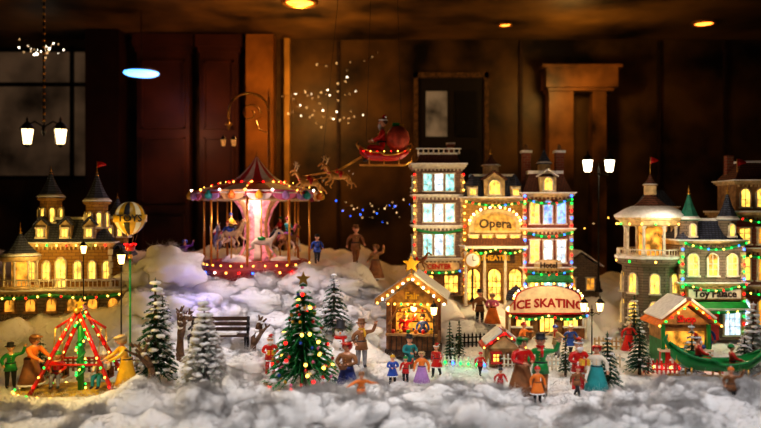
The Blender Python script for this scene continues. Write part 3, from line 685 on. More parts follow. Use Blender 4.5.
b=MB(); b.box(0,0,0,.5,.4,.3,TAN); b.gable(0,0,.3,.7,.56,.24,RED,'y',.03); b.prism([(-.25,.3),(.25,.3),(0,.5)],-.2,.2,CREAM)
for s in(-1,1): b.prism([(s*.04,.56),(s*.3,.36),(s*.3,.39),(s*.04,.6)],-.25,.29,SN)
win(b,-.13,-.2,.1,.1,.12,GY,RED); b.box(.1,-.2,0,.13,.03,.24,WOOD); b.bulbs([(s*.33*i/3,-.3,.55-.22*i/3) for s in(-1,1) for i in range(4)],.016,[LR,LY])
b.build('small_hut',(2.28,13.9,.17),0,(1.15,1.15,1.15))
b=MB()
b.box(0,.1,0,.85,.6,.5,mat('booth_green',(.03,.2,.09),var=.2)); b.box(0,-.22,0,.9,.1,.3,RED); b.box(0,-.26,.3,.96,.2,.04,WHITE)
b.box(0,-.205,.36,.74,.02,.3,GO)
for x in(-.42,.42): b.box(x,-.28,0,.06,.06,.8,GREEN)
b.box(0,.1,.5,.85,.6,.3,TAN)
b.gable(0,0,.78,1.15,.95,.42,ORG,'y',.04); b.prism([(-.43,.8),(.43,.8),(0,1.14)],-.3,.35,TAN)
for s in(-1,1): b.prism([(s*.05,1.24),(s*.5,.9),(s*.52,.94),(s*.05,1.3)],-.42,.45,SN)
b.text('Shop',0,-.32,.9,.17,RED); b.bulbs([(s*.56*i/5,-.5,1.2-.4*i/5) for s in(-1,1) for i in range(6)],.022,[LR,LG,LY])
for i in range(8): b.box(-.35+i*.1,-.28,0,.05,.02,.3,WHITE if i%2 else RED)
for i in range(5): b.ball(-.32+.16*i,-.3,.39,.04,[RED,YEL,GREEN,ORG,BLUE][i],n=8,k=5)
b.build('market_booth',(5.62,13.9,.17))

# --- gazebo tower ----------------------------------------------------
b=MB()
b.lathe(0,0,0,[(.72,0),(.72,.1),(.62,.12),(.62,1.55),(.72,1.6),(.78,1.66),(.78,1.74)],BRG,8,smooth=False)
def ring(fn,n=8,off=.5):
    for i in range(n):
        sv=b.M.copy(); b.M=sv@RZ(2*pi*(i+off)/n+pi/2); fn(i); b.M=sv
ring(lambda i: (win(b,0,-.575,.3,.2,.4,GY,WHITE,True,1,2),win(b,0,-.575,1.0,.18,.32,GY,WHITE,True,1,2)))
b.lathe(0,0,1.74,[(.8,0),(.8,.05),(.7,.06)],SN,8,smooth=False)
ring(lambda i:(rail(b,-.28,-.68,.28,-.68,1.78,.16,WHITE)))
b.lathe(0,0,1.78,[(.25,0),(.25,.75)],GO,8)
for i in range(8):
    a=2*pi*i/8; b.lathe(.55*math.cos(a),.55*math.sin(a),1.78,[(.06,0),(.035,.07),(.032,.6),(.065,.7)],WHITE,8)
b.lathe(0,0,2.45,[(.55,0),(.68,.03),(.7,.12),(.78,.15),(.78,.2)],CREAM,8,smooth=False)
b.lathe(0,0,2.65,[(.8,-.01),(.82,.05),(.55,.2),(.42,.25)],SN,8)
cone_roof(b,0,0,2.85,.42,.4,SHR)
b.lathe(0,0,3.15,[(.14,0),(.14,.2),(.18,.22)],CREAM,8); cone_roof(b,0,0,3.37,.15,.25,SHR); flag(b,0,0,3.6,.4,RED)
b.bulbs([(.72*math.cos(i*pi/8),.72*math.sin(i*pi/8),2.5) for i in range(16)],.024,[LY,LY,LG])
b.bulbs([(.72*math.cos(i*pi/8),.72*math.sin(i*pi/8),1.68) for i in range(16)],.026,[LR,LG,LY,LY])
b.build('gazebo_tower',(6.05,16.6,.28),.2)
b=MB()
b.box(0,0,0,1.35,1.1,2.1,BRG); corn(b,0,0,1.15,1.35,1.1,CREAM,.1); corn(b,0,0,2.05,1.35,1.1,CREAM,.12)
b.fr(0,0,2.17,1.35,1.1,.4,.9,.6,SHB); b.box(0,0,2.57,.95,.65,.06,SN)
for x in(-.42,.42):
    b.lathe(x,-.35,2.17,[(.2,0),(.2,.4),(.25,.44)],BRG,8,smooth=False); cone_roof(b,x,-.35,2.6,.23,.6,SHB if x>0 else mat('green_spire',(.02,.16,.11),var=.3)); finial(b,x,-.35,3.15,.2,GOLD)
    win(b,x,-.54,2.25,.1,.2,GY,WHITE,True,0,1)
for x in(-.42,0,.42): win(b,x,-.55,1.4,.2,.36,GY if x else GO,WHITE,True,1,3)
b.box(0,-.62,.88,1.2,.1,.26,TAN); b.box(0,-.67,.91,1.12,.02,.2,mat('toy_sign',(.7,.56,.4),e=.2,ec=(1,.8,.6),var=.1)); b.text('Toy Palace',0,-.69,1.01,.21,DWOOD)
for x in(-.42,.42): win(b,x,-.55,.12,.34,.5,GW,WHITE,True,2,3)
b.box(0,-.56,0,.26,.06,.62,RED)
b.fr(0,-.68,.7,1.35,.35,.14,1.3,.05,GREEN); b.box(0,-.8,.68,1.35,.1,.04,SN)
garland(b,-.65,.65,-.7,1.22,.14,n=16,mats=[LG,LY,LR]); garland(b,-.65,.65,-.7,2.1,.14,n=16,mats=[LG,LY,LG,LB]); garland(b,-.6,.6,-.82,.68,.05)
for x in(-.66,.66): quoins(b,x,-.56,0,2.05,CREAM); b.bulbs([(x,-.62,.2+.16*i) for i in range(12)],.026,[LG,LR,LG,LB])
b.build('toy_shop',(7.15,16.5,.28))
b=MB()
b.box(0,0,0,1.4,1.1,2.45,BRK); corn(b,0,0,.95,1.4,1.1,CREAM,.1); corn(b,0,0,1.7,1.4,1.1,CREAM,.1); corn(b,0,0,2.4,1.4,1.1,CREAM,.14)
b.box(0,0,2.54,1.1,.9,.55,TAN)
for x in(-.35,0,.35): win(b,x,-.45,2.62,.2,.26,GY,WHITE,True,1,2)
corn(b,0,0,3.07,1.1,.9,CREAM,.1); b.fr(0,0,3.17,1.15,.95,.35,.6,.4,SHR); b.box(0,0,3.52,.66,.46,.05,SN)
b.box(-.4,.2,3.2,.16,.16,.5,BRK); flag(b,-.45,-.3,3.2,.4,RED)
for z,g in((.25,GW),(1.15,GY),(1.88,GY)):
    for x in(-.42,0,.42): win(b,x,-.55,z,.24,.4 if z<1.8 else .3,g if x else GO,WHITE,z<1.5,1,3)
for x in(-.68,.68): quoins(b,x,-.56,0,2.4,CREAM); b.bulbs([(x,-.62,.2+.17*i) for i in range(14)],.026,[LR,LG,LB,LY])
for z in(.98,1.72,2.42): garland(b,-.7,.7,-.68,z,.12,n=16)
b.build('town_hall',(8.45,16.9,.28),0,(1,1,1.1))
b=MB(); b.box(0,0,0,.7,.8,2.4,BRG); corn(b,0,0,2.4,.7,.8,CREAM); b.fr(0,0,2.5,.75,.85,.4,.3,.3,SHB)
for z in(.5,1.2,1.8): win(b,0,-.4,z,.24,.35,GO,WHITE,True,1,2)
b.build('narrow_townhouse',(6.9,18.6,.7))

# ---------------------------------------------------------------- trees
def conifer(name,x,y,H,Rr,layers,nb,m,snowp=0,orn=None,star=False,seed=1,z=None):
    rr=random.Random(seed); b=MB()
    b.tube([(0,0,-.05),(0,0,H*.5),(0,0,H*.97)],[H*.035,H*.022,H*.005],BARK,7)
    V=[];F=[];V2=[];F2=[]
    for i in range(layers):
        t=i/(layers-1); zc=H*(.14+.82*t); r=Rr*((1-t)**.85*.95+.06); n=int(nb*(1-t*.7))+3
        for j in range(n):
            a=2*pi*(j+rr.random()*.6)/n+i*.7; L=r*rr.uniform(.82,1.1); d=Vector((math.cos(a),math.sin(a),0)); s=Vector((-d.y,d.x,0))
            p0=Vector((0,0,zc+L*.12)); p1=p0+d*L*.55+Vector((0,0,-L*.12)); p2=p0+d*L+Vector((0,0,-L*.38))
            b.tube([p0,p1,p2],[.012*H,.01*H,.004*H],m,4)
            K=11
            for k in range(K):
                u=(k+.6)/K; q=p0.lerp(p1,u/.55) if u<.55 else p1.lerp(p2,(u-.55)/.45)
                w=L*.3*(1-u*.55)+.02*H
                for sg in(-1,1):
                    dd=(s*sg*rr.uniform(.7,1)+d*.7+Vector((0,0,rr.uniform(-.5,.35)))).normalized()
                    e=q+dd*w; hw=d*.014*H; up=Vector((0,0,.007*H))
                    tgt=(V2,F2) if rr.random()<snowp*(0.5+u) else (V,F)
                    o=len(tgt[0]); tgt[0].extend([tuple(q-hw),tuple(q+hw+up),tuple(e)]); tgt[1].append((o,o+1,o+2))
            if snowp and rr.random()<snowp*1.1:
                q=p1.lerp(p2,rr.uniform(.1,.8)); b.ball(q.x,q.y,q.z+.01*H,.028*H*rr.uniform(.7,1.4),SN,ex=1.4,ey=1.4,ez=.6,n=7,k=4)
            if orn and rr.random()<.5:
                q=p2; b.ball(q.x,q.y,q.z-.015*H,.017*H,rr.choice(orn),n=7,k=5)
    b.add(V,F,m,False)
    if V2: b.add(V2,F2,SN,False)
    if star:
        st=[((.07 if i%2==0 else .03)*H*math.sin(i*pi/5),H*1.02+(.07 if i%2==0 else .03)*H*math.cos(i*pi/5)) for i in range(10)]
        b.prism(st,-.02,.02,GOLD)
    else: b.lathe(0,0,H*.92,[(.02*H,0),(.012*H,.05*H),(.001,.1*H)],SN if snowp>.3 else m,6)
    return b.build(name,(x,y,(G(x,y) if z is None else z)))
ORN=[LR,LY,RED,YEL,BLUE,GOLD,LY,PINK,GOLD,RED]
conifer('christmas_tree',-1.2,11.5,1.66,.56,16,17,PINE2,.08,ORN,True,1,z=.3)
conifer('snowy_fir_tree',-2.62,11.0,1.44,.44,16,17,FROST,.95,None,False,2,z=.28)
conifer('fir_tree',-3.62,11.9,1.75,.38,15,13,PINE,.3,None,False,3,z=.2)
conifer('fir_tree',-.88,14.0,1.15,.38,12,12,PINE,.35,None,False,4)
conifer('fir_tree',4.55,13.0,.95,.26,12,12,PDG,.12,None,False,5)
conifer('fir_tree',3.65,11.9,.95,.24,12,12,PDG,.15,None,False,6)
conifer('fir_tree',5.05,12.0,1.05,.27,12,12,PINE,.4,None,False,7)
conifer('fir_tree',6.1,12.4,.9,.28,12,12,PINE,.4,None,False,8)
conifer('snowy_fir_tree',6.5,12.9,1.3,.34,13,12,FROST,.5,None,False,9)
conifer('fir_tree',1.3,13.9,.8,.12,12,9,PDG,.1,None,False,10)
conifer('fir_tree',1.52,14.3,.75,.12,12,9,PINE,.1,None,False,11)
conifer('fir_tree',3.25,13.0,.7,.13,12,9,PINE,.15,None,False,12)
conifer('fir_tree',3.5,13.1,.62,.12,12,9,PDG,.15,None,False,13)
conifer('fir_tree',-5.75,12.5,.75,.26,11,11,PINE,.3,None,False,15)
conifer('fir_tree',5.35,15.6,1.1,.3,12,11,PINE,.3,None,False,16)
conifer('fir_tree',-4.3,14.6,.9,.28,12,11,PINE,.35,None,False,17)
def bare(name,x,y,H,seed,m=BARK):
    rr=random.Random(seed); b=MB()
    def br(p,d,L,r,k):
        mid=p+d*L*.5+Vector((rr.gauss(0,.05),rr.gauss(0,.05),0))*L; e=p+d*L
        b.tube([p,mid,e],[r,r*.85,r*.65],m,6)
        if k==0: return
        if rr.random()<.5: b.ball(e.x,e.y,e.z,r*1.1,SN,n=6,k=4,ez=.7)
        for i in range(rr.choice([2,3])):
            nd=(d+Vector((rr.uniform(-1,1),rr.uniform(-.7,.7),rr.uniform(-.1,.5)))).normalized(); br(e,nd,L*rr.uniform(.55,.75),r*.62,k-1)
    br(Vector((0,0,-.05)),Vector((rr.uniform(-.1,.1),0,1)).normalized(),H*.42,H*.08,3)
    b.lathe(0,0,-.05,[(H*.15,0),(H*.1,.06),(H*.07,.14)],m,8)
    b.build(name,(x,y,G(x,y)))
bare('bare_tree',-3.6,13.4,1.1,3); bare('bare_tree',-2.28,13.2,1.0,5); bare('bare_tree',-3.45,11.2,.9,8); bare('bare_tree',-1.55,14.6,.6,9); bare('bare_tree',7.1,13.4,.9,12)

# ---------------------------------------------------------------- lamps
def lantern(b,x,y,z,s,g=LAMPW):
    b.lathe(x,y,z,[(.05*s,0),(.09*s,.02*s),(.13*s,.3*s)],g,6,smooth=False)
    for i in range(6):
        a=2*pi*i/6; b.tube([(x+.092*s*math.cos(a),y+.092*s*math.sin(a),z+.02*s),(x+.135*s*math.cos(a),y+.135*s*math.sin(a),z+.3*s)],.008*s,DARK,4)
    b.lathe(x,y,z+.3*s,[(.15*s,0),(.16*s,.02*s),(.06*s,.13*s),(.02*s,.16*s),(.03*s,.19*s),(.003,.26*s)],DARK,6)
    b.lathe(x,y,z-.06*s,[(.01,0),(.06*s,.04*s),(.055*s,.07*s)],DARK,6)
def lamp_post(name,x,y,z0,h,heads,s=1,g=LAMPW):
    b=MB(); b.lathe(0,0,0,[(.1*s,0),(.1*s,.05*s),(.06*s,.1*s),(.045*s,.25*s),(.025*s,.3*s),(.02*s,h)],DARK,8)
    if heads==1: lantern(b,0,0,h+.04,s,g)
    else:
        for q in(-1,1):
            b.tube([(0,0,h-.1*s),(q*.12*s,0,h+.02*s),(q*.25*s,0,h-.04*s),(q*.28*s,0,h+.02*s)],.014*s,DARK,5); lantern(b,q*.28*s,0,h+.06*s,s,g)
        finial(b,0,0,h,.3*s,DARK)
    b.build(name,(x,y,z0))
lamp_post('street_lamp',5.6,19.0,1.0,3.02,2,1.0)
lamp_post('street_lamp',4.0,14.0,.17,.95,2,.55,LAMPY)
lamp_post('street_lamp',.98,13.6,.2,.9,1,.5,LAMPY)
lamp_post('street_lamp',-4.45,12.7,.2,1.9,1,.55,LAMPY)
lamp_post('street_lamp',-5.7,14.2,.4,1.8,1,.5,LAMPY)
b=MB(); b.tube([(0,0,.3),(0,0,9.6-5.0)],.02,DARK)
for i in range(22): b.lathe(0,0,.5+i*.18,[(.035,0),(.045,.03),(.035,.06)],GOLD,6)
for q in(-1,1): b.tube([(0,0,.35),(q*.25,0,.5),(q*.45,0,.4),(q*.45,0,.3)],.02,DARK,5); lantern(b,q*.45,0,-.12,1.35,mat('lamp_glass_soft',(1,.8,.5),e=5,ec=(1,.72,.38),var=.4,ns=5))
b.lathe(0,0,.1,[(.01,0),(.07,.1),(.03,.3)],DARK,8)
b.build('hanging_lantern',(-9.1,20,5.0))
b=MB(); b.lathe(0,0,0,[(.1,0),(.06,.3),(.035,.5),(.03,4.9)],GOLD,8); finial(b,0,0,4.9,.3,GOLD)
P=[(0,0,4.5)]+[(-.55+.55*math.cos(a*pi/10),0,4.5+.5*math.sin(a*pi/10)) for a in range(0,11)]+[(-1.1,0,4.3)]
b.tube(P,.035,GOLD,6)
Q=[(-.5+.28*math.cos(a*pi/8)*(1-a/26),0,4.45+.28*math.sin(a*pi/8)*(1-a/26)) for a in range(20)]; b.tube(Q,.02,GOLD,5)
b.tube([(0,0,3.9),(-.25,0,4.0),(-.35,0,4.25),(-.2,0,4.35)],.018,GOLD,5)
for q in(-.14,.14): lantern(b,-1.1+q,0,3.55,.6,mat('crook_lantern_glass',(.6,.4,.2),e=.5,ec=(1,.4,.1),var=.3))
b.lathe(-1.1,0,4.0,[(.02,0),(.05,.1),(.12,.14),(.03,.22),(.02,.32)],GOLD,8)
b.build('wrought_iron_lamp',(-3.05,20.2,1.3))

# ---------------------------------------------------------------- toy balloon sign
b=MB(); ys=[YEL,mat('balloon_white',(.8,.7,.5),e=.15,ec=(1,.8,.4),var=.1),YEL,BLK]
b.lathe(0,0,0,[(max(.004,.25*math.sin(pi*i/12)**.9)*(1 if i>5 else .75+.05*i),-.27*math.cos(pi*i/12)) for i in range(13)],ys,16)
b.lathe(0,0,-.06,[(.245,0),(.262,.0),(.264,.12),(.24,.12)],YEL,20); b.text('TOYS',0,-.275,0,.15,BLK)
for i in range(6):
    a=2*pi*i/6; b.tube([(.12*math.cos(a),.12*math.sin(a),-.23),(.06*math.cos(a),.06*math.sin(a),-.42)],.005,BRN,4)
b.lathe(0,0,-.53,[(.05,0),(.075,.02),(.085,.11),(.07,.115)],RED,10); b.bulbs([(.085*math.cos(i),.085*math.sin(i),-.42) for i in range(6)],.015,[LR])
b.tube([(0,0,-2.8),(0,0,-.5)],.018,GREEN,6); b.ball(0,0,-.62,.04,GOLD)
b.build('toy_balloon_sign',(-4.06,12.0,2.93),.3)

# ---------------------------------------------------------------- swing ride
b=MB()
b.lathe(0,0,-.05,[(1.05,0),(1.05,.1),(1.0,.12),(.1,.12)],mat('ride_base',(.55,.36,.05),var=.6,ns=5),28,1,.55)
b.bulbs([(1.05*math.cos(i*pi/14),.58*math.sin(i*pi/14),.06) for i in range(28)],.022,[LY,LY,LG,LY])
for y in(-.3,.3):
    for s in(-1,1):
        b.tube([(s*.66,y*1.2,.05),(0,y*.4,1.35)],.034,RED,7)
        b.bulbs([(s*(.66-.66*i/9),y*(1.2-.8*i/9)-.045,.05+1.3*i/9) for i in range(10)],.017,[LY,LR,LY,LG])
    b.tube([(-.42,y*.93,.52),(.42,y*.93,.52)],.018,RED,6)
b.tube([(0,-.2,1.35),(0,.2,1.35)],.045,GOLD,8)
b.tube([(0,0,.05),(0,0,1.38)],[.05]*2,GREEN,8)
b.tube([(.055*math.cos(i*.8),.055*math.sin(i*.8),.1+i*.035) for i in range(36)],.022,PINE2,5); b.bulbs([(.075*math.cos(i*.8),.075*math.sin(i*.8),.1+i*.05) for i in range(25)],.017,[LY,LG,LG])
st=[((.09 if i%2==0 else .04)*math.sin(i*pi/5),1.44+(.09 if i%2==0 else .04)*math.cos(i*pi/5)) for i in range(10)]; b.prism(st,-.03,.03,GOLD)
for s in(-1,1):
    b.tube([(0,0,1.3),(s*.4,0,1.05)],.02,RED,6)
    for q in(-.09,.09): b.tube([(s*.36,q,1.07),(s*.36+q*1.2,-.02,.3)],.007,GOLD,4)
    b.box(s*.36,-.02,.27,.28,.18,.03,WOOD); b.box(s*.36,.08,.27,.28,.02,.16,WOOD)
b.build('swing_ride',(-4.78,11.8,.13))
person('child_figurine',-5.14,11.77,.64,.2,z=.11,pose='sit',coat=RED,pants=GRY,hat='beanie',hatm=GREEN)
person('child_figurine',-4.42,11.77,.64,-.2,z=.11,pose='sit',coat=WHITE,pants=TEAL,hat='beanie',hatm=WHITE,scarf=TEAL)
person('woman_figurine',-5.62,11.9,.85,1.2,pose='push',coat=ORG,pants=BRN,skirt=.12,skirtm=BRN,hair=HAIRM,hat='bonnet',hatm=BRN)
person('woman_figurine',-3.98,11.6,.85,-1.0,pose='push',coat=YEL,skirt=.1,skirtm=YEL,hair=HBLO,hat='bonnet',hatm=CREAM,z=.2)
person('man_figurine',-6.05,12.1,.66,.6,pose='wave',coat=GREEN,hat='top',hatm=BLK)
b=MB()
for x in(-.45,.45):
    b.tube([(x,-.12,0),(x,-.12,.24),(x,.12,.24),(x,.18,.52)],.022,DARK,6); b.tube([(x,.12,.24),(x,.14,0)],.022,DARK,6); b.tube([(x,-.12,.36),(x,.14,.38)],.018,DARK,6)
for i in range(4): b.box(0,-.1+.07*i,.24,.95,.05,.025,DWOOD)
for i in range(3): b.box(0,.15+.012*i,.3+.08*i,.95,.02,.055,DWOOD)
b.box(0,0,.265,.6,.12,.03,SN)
b.build('park_bench',(-3.0,13.7,G(-3.0,13.7)+.06),0,(1.15,1.1,1.2))

# ---------------------------------------------------------------- sleighs
def sleigh_hull(b,L,W,m,trim):
    rings=[]
    for i in range(15):
        t=i/14; u=2*t-1; zb=.32*abs(u)**4*L*.5; zt=(.2+.28*abs(u)**3)*L*.55+(.05*L if u<0 else 0); w=W*(1-abs(u)**4)*.5+.012; x=u*L/2
        rings.append([(x,-w,zt),(x,-w*.85,zb+.04*L),(x,0,zb),(x,w*.85,zb+.04*L),(x,w,zt),(x,w*.86,zt),(x,w*.7,zb+.09*L),(x,-w*.7,zb+.09*L),(x,-w*.86,zt)])
    b.loft(rings,m)
    for s,ix in((-1,0),(1,4)): b.tube([r[ix] for r in rings],.018*L,trim,5)
    e=rings[-1][0]; b.tube([(L/2,0,e[2]*.8),(L*.58,0,e[2]*1.1),(L*.55,0,e[2]*1.35),(L*.48,0,e[2]*1.25)],[.03*L,.025*L,.02*L,.012*L],trim,6)
    e=rings[0][0]; b.tube([(-L/2,0,e[2]*.8),(-L*.56,0,e[2]*1.1),(-L*.53,0,e[2]*1.3)],[.03*L,.025*L,.012*L],trim,6)
    for s in(-1,1):
        b.tube([(-L*.5,s*W*.4,-.08*L),(L*.42,s*W*.4,-.08*L),(L*.55,s*W*.4,0),(L*.56,s*W*.4,.1*L)],.014*L,GOLD,5)
        for x in(-.3,0,.3): b.tube([(x*L,s*W*.4,-.08*L),(x*L,s*W*.36,.06*L)],.012*L,GOLD,5)
b=MB(); sleigh_hull(b,1.1,.5,RED,GOLD)
person_into(b,T((-.05,0,-.3))@RZ(-pi/2)@Matrix.Diagonal((1.5,1.3,1.25,1)),pose='sit',coat=RED,pants=RED,hat='santa',beard=True)
b.ball(.3,0,.5,.27,mat('toy_sack',(.55,.08,.04),var=.3),ez=1.1); b.box(.26,0,.68,.16,.16,.16,GREEN); b.box(.38,.05,.62,.12,.12,.2,YEL); b.ball(.2,0,.66,.1,BLUE)
b.bulbs([(-.45+i*.15,-.27,.2) for i in range(7)],.016,[LR,LY])
RT=mat('reindeer_tan',(.7,.36,.08),var=.3)
for k,(dx,dy,dz) in enumerate(((-.95,-.15,-.35),(-1.05,.2,-.27),(-1.6,-.15,-.5),(-1.68,.2,-.42))):
    horse_into(b,T((dx,dy,dz))@RZ(pi)@Matrix.Scale(.68,4),RT,CREAM,deer=True)
for y in(-.16,.19): b.tube([(-.5,y,.1),(-1.0,y,-.2),(-1.8,y,-.34)],.012,GOLD,4)
for x in(-.4,.4,-1.4): b.tube([(x,0,.3 if x>-1 else -.3),(x*.6,0,9.6-4.17)],.004,DARK,4)
b.tube([(-.95,-.0,-.3),(-1.65,0,-.42)],.012,GOLD,4)
b.build('santa_sleigh',(.08,16.4,4.17))
b=MB(); sleigh_hull(b,1.3,.45,GREEN,PINE2)
person_into(b,T((-.25,0,-.16))@RZ(pi/2)@Matrix.Diagonal((.85,.8,.68,1)),pose='sit',coat=RED,pants=RED,hat='santa',beard=True)
person_into(b,T((.22,0,-.16))@RZ(pi/2)@Matrix.Diagonal((.7,.65,.56,1)),pose='sit',coat=RED,pants=BRN,hat='beanie',hatm=GREEN)
b.box(-.5,0,.12,.16,.16,.16,YEL); b.build('toy_sleigh',(4.95,10.9,.68),-.15)

b=MB()
for z,r in((.16,.19),(.42,.14),(.62,.1)): b.ball(0,0,z,r,SN,n=16,k=12)
b.tube([(0,-.09,.62),(0,-.19,.61)],[.018,.003],ORG,6)
for s in(-1,1): b.ball(s*.035,-.09,.65,.013,BLK); b.tube([(s*.12,0,.44),(s*.25,-.03,.5),(s*.32,-.02,.58)],[.012,.01,.006],BARK,5); b.tube([(s*.25,-.03,.5),(s*.3,-.05,.5)],.006,BARK,4)
for i in range(3): b.ball(0,-.135+.01*i,.36+.06*i,.013,BLK)
b.lathe(0,0,.5,[(.09,0),(.115,.02),(.11,.05),(.09,.06)],RED,12); b.tube([(.05,-.1,.53),(.06,-.15,.45),(.06,-.15,.38)],.022,RED,6)
b.lathe(0,0,.69,[(.12,0),(.12,.015),(.075,.02),(.072,.13),(.01,.135)],BLK,14)
b.build('snowman',(-.68,12.6,G(-.68,12.6)+.15))

# ---------------------------------------------------------------- figurines
F=person
F('santa_figurine',-1.85,12.4,.62,.2,pose='hold',coat=RED,pants=RED,hat='santa',beard=True,hold='gift')
F('girl_figurine',-1.62,12.5,.48,-.4,pose='stand',coat=PINK,skirt=.25,hair=HBLO,hat='beanie',hatm=WHITE)
F('man_figurine',-.34,13.2,.78,.3,pose='wave',coat=BRN,pants=GRY,hat='top',hatm=BRN,scarf=YEL)
F('woman_figurine',-.5,11.15,.78,-.3,pose='hold',coat=BRN,skirt=.08,skirtm=NAVY,hat='bonnet',hatm=RED,hold='basket')
F('girl_figurine',.2,12.3,.46,.2,pose='hold',coat=BLUE,skirt=.3,hair=HBLO,hat='beanie',hatm=YEL)
F('boy_figurine',.42,12.4,.42,-.4,pose='wave',coat=RED,pants=BLK,hat='beanie',hatm=GREEN)
F('man_figurine',.5,12.9,.66,.5,pose='hold',coat=TEAL,pants=BRN,hat='top',hatm=BLK)
F('woman_figurine',.68,12.2,.54,-.2,pose='stand',coat=ORG,skirt=.1,skirtm=LIL,hat='bonnet',hatm=CREAM)
F('girl_figurine',.98,12.9,.52,-.5,pose='walk',coat=RED,skirt=.3,hair=HBLO,hat='santa')
F('woman_figurine',2.1,11.0,.86,.35,pose='hold',coat=RED,skirt=.06,skirtm=BRN,hair=HAIRM,hat='bonnet',hatm=GREEN)
F('man_figurine',2.42,11.2,.86,-.35,pose='wave',coat=GREEN,pants=BRN,hat='top',hatm=BLK,scarf=RED)
F('child_figurine',2.28,10.75,.48,.1,pose='stand',coat=ORG,skirt=.25,hat='beanie',hatm=RED)
F('santa_figurine',3.1,11.6,.78,.2,pose='hold',coat=RED,pants=RED,hat='santa',beard=True,hold='gift')
F('woman_figurine',3.36,11.5,.72,-.3,pose='stand',coat=WHITE,skirt=.06,skirtm=TEAL,hat='bonnet',hatm=RED,hair=HAIRM)
F('child_figurine',2.96,11.15,.44,.6,pose='walk',coat=BRN,hat='beanie',hatm=RED)
F('skater_figurine',2.8,14.6,.6,.9,z=.21,pose='out',coat=ORG,pants=BRN,hat='beanie',hatm=RED)
F('skater_figurine',3.42,14.4,.58,-.9,z=.21,pose='out',coat=CREAM,pants=GRY,hat='beanie',hatm=BLUE,scarf=RED)
F('skater_figurine',3.75,14.6,.56,.2,z=.21,pose='walk',coat=BLUE,skirt=.3,hair=HBLO,hat='beanie',hatm=WHITE)
F('child_figurine',1.75,13.0,.38,.3,pose='walk',coat=RED,hat='beanie',hatm=RED)
F('boy_figurine',1.78,11.0,.36,.3,z=.32,pose='walk',coat=RED,pants=BLK,hat='beanie',hatm=BLK)
F('man_figurine',2.2,16.4,.72,.2,pose='stand',coat=BRN,pants=BLK,hat='top',hatm=BLK)
F('woman_figurine',2.48,16.4,.68,-.3,pose='hold',coat=PINK,skirt=.06,skirtm=ORG,hat='bonnet',hatm=CREAM)
F('man_figurine',-.62,18.4,.88,.3,pose='walk',coat=BRN,pants=BRN,hat='top',hatm=BRN)
F('woman_figurine',-.12,18.4,.84,-.6,pose='wave',coat=TAN,skirt=.06,skirtm=BRN,hat='bonnet',hatm=BRN)
F('man_figurine',6.45,14.6,.6,-.4,pose='stand',coat=NAVY,pants=BLK,hat='top',hatm=BLK)
F('woman_figurine',5.0,14.9,.6,.3,pose='walk',coat=RED,skirt=.06,hat='bonnet',hatm=WHITE)
F('boy_figurine',5.3,12.9,.42,.3,pose='wave',coat=BLUE,pants=BRN,hat='beanie',hatm=RED)
F('man_figurine',4.5,9.5,.44,-.3,z=.55,pose='wave',coat=BRN,pants=BLK,hat='beanie',hatm=ORG)
F('child_figurine',-.25,9.5,.44,.3,z=.5,pose='out',coat=ORG,pants=BLK,hat='beanie',hatm=BRN)
F('woman_figurine',-4.6,17.4,.6,.2,z=1.75,pose='wave',coat=PURP,skirt=.06,hat='bonnet',hatm=BLUE)
F('man_figurine',-1.45,16.9,.6,.2,z=G(-1.45,16.9)+.1,pose='walk',coat=BLUE,pants=BLK,hat='top',hatm=BLK)
b=MB(); b.lathe(0,0,0,[(.08,0),(.05,.05),(.02,.1),(.02,.8)],DARK,8)
sv=b.M.copy(); b.M=T((0,0,.95))@Matrix.Rotation(pi/2,4,'X'); b.lathe(0,0,-.05,[(.17,0),(.19,.03),(.19,.07),(.17,.1)],GOLD,20); b.lathe(0,0,.05,[(.15,0),(.15,.012)],mat('clock_face',(.9,.85,.7),e=.4,ec=(1,.8,.5),var=.1),20); b.M=sv
b.box(0,-.075,.95,.015,.01,.11,BLK); b.box(.035,-.075,.94,.08,.01,.015,BLK); finial(b,0,0,1.12,.15,GOLD)
b.build('street_clock',(2.1,16.9,1.0))

# ---------------------------------------------------------------- lights
def light(kind,name,loc,e,c,size=.2,tgt=None,spot=1.2,blend=.8):
    l=bpy.data.lights.new(name,kind); l.energy=e; l.color=c
    l.shadow_soft_size=size
    if kind=='SPOT': l.spot_size=spot; l.spot_blend=blend
    o=bpy.data.objects.new(name,l); COL.objects.link(o); o.location=loc
    if tgt: o.rotation_euler=(Vector(tgt)-Vector(loc)).to_track_quat('-Z','Y').to_euler()
    return o
light('SPOT','display_spot_1',(-2.6,6.5,9.3),1750,(1,.92,.88),.6,(-1.8,10.6,.4),.9,.9)
light('SPOT','display_spot_2',(1.6,6.5,9.3),1650,(1,.95,.94),.6,(1.6,10.3,.4),.85,.9)
light('SPOT','display_spot_3',(5.5,6.5,9.3),1400,(1,.94,.94),.6,(5.3,10.6,.4),.85,.9)
light('SPOT','display_spot_4',(-6,6.5,9.3),450,(1,.78,.5),.5,(-4.8,10.2,.4),.7,.9)
light('SPOT','rear_spot_1',(-2.2,10.5,9.3),2400,(1,.9,.94),.6,(-2.2,14.7,.6),.66,.9)
light('SPOT','rear_spot_2',(4,11.0,9.3),600,(1,.82,.6),.5,(4.2,15.8,1.0),1.1,.9)
light('POINT','swing_light',(-4.9,11.1,1.9),80,(1,.66,.1),.12)
light('POINT','mansion_light',(-6.9,15.0,2.2),28,(1,.62,.16),.15)
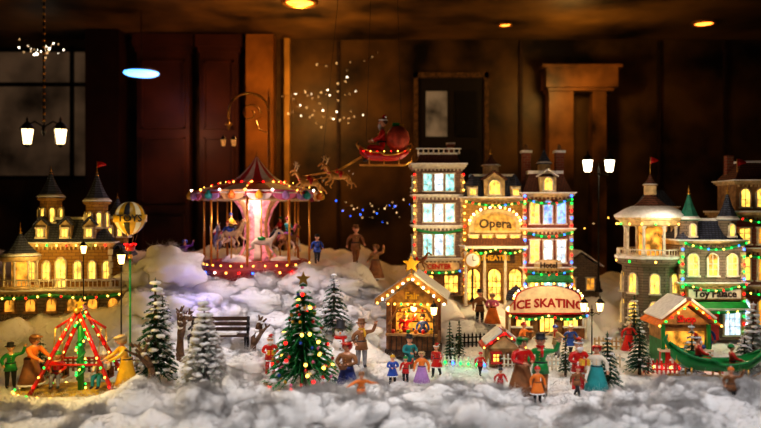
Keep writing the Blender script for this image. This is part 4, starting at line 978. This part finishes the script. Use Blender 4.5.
light('POINT','carousel_light',(-3.06,17.4,3.2),32,(1,.7,.6),.12)
light('POINT','carousel_front_light',(-3.06,16.0,3.4),32,(1,.66,.64),.12)
light('POINT','blue_light',(-3.6,14.9,1.6),9,(.3,.22,1),.12)
light('POINT','blue_light',(-4.5,17.6,2.6),5,(.3,.3,1),.12)
light('POINT','kiosk_light',(.68,14.75,1.0),12,(1,.55,.16),.08)
light('POINT','kiosk_front_light',(.75,13.8,1.9),18,(1,.65,.25),.1)
light('POINT','theatre_light',(2.75,16.9,2.6),36,(1,.64,.17),.12)
light('POINT','tower_light',(1.4,17.1,2.8),20,(1,.8,.55),.12)
light('POINT','hotel_light',(4.05,16.9,2.6),18,(1,.7,.65),.12)
light('POINT','street_light',(3.0,16.6,1.4),18,(1,.65,.25),.12)
light('POINT','rink_light',(3.5,14.5,1.4),24,(1,.72,.35),.1)
light('POINT','rink_fence_light',(1.5,13.2,.7),3,(.2,1,.5),.05)
light('POINT','gazebo_light',(6.0,15.3,2.9),28,(1,.8,.58),.12)
light('POINT','toy_shop_light',(7.3,15.3,1.9),24,(1,.75,.48),.12)
light('POINT','green_light',(6.6,15.3,1.7),7,(.1,1,.3),.08)
light('POINT','booth_light',(5.6,13.2,1.3),9,(1,.65,.3),.08)
light('POINT','room_light_1',(-2.6,24.2,7.2),300,(1,.5,.13),.3)
light('POINT','room_light_2',(6.4,24.8,7.6),150,(1,.55,.15),.3)
light('POINT','room_light_3',(-7,24.8,6.0),60,(1,.38,.18),.3)
w=bpy.data.worlds.new('World'); sc.world=w; w.use_nodes=True; w.node_tree.nodes['Background'].inputs[0].default_value=(.022,.015,.016,1); w.node_tree.nodes['Background'].inputs[1].default_value=1

# ---------------------------------------------------------------- camera
cam=bpy.data.cameras.new('camera'); cam.lens=35; cam.sensor_width=36; co=bpy.data.objects.new('camera',cam); COL.objects.link(co)
co.location=(0,0,3); co.rotation_euler=(pi/2,0,0); sc.camera=co
cam.dof.use_dof=True; cam.dof.focus_distance=13.6; cam.dof.aperture_fstop=.36
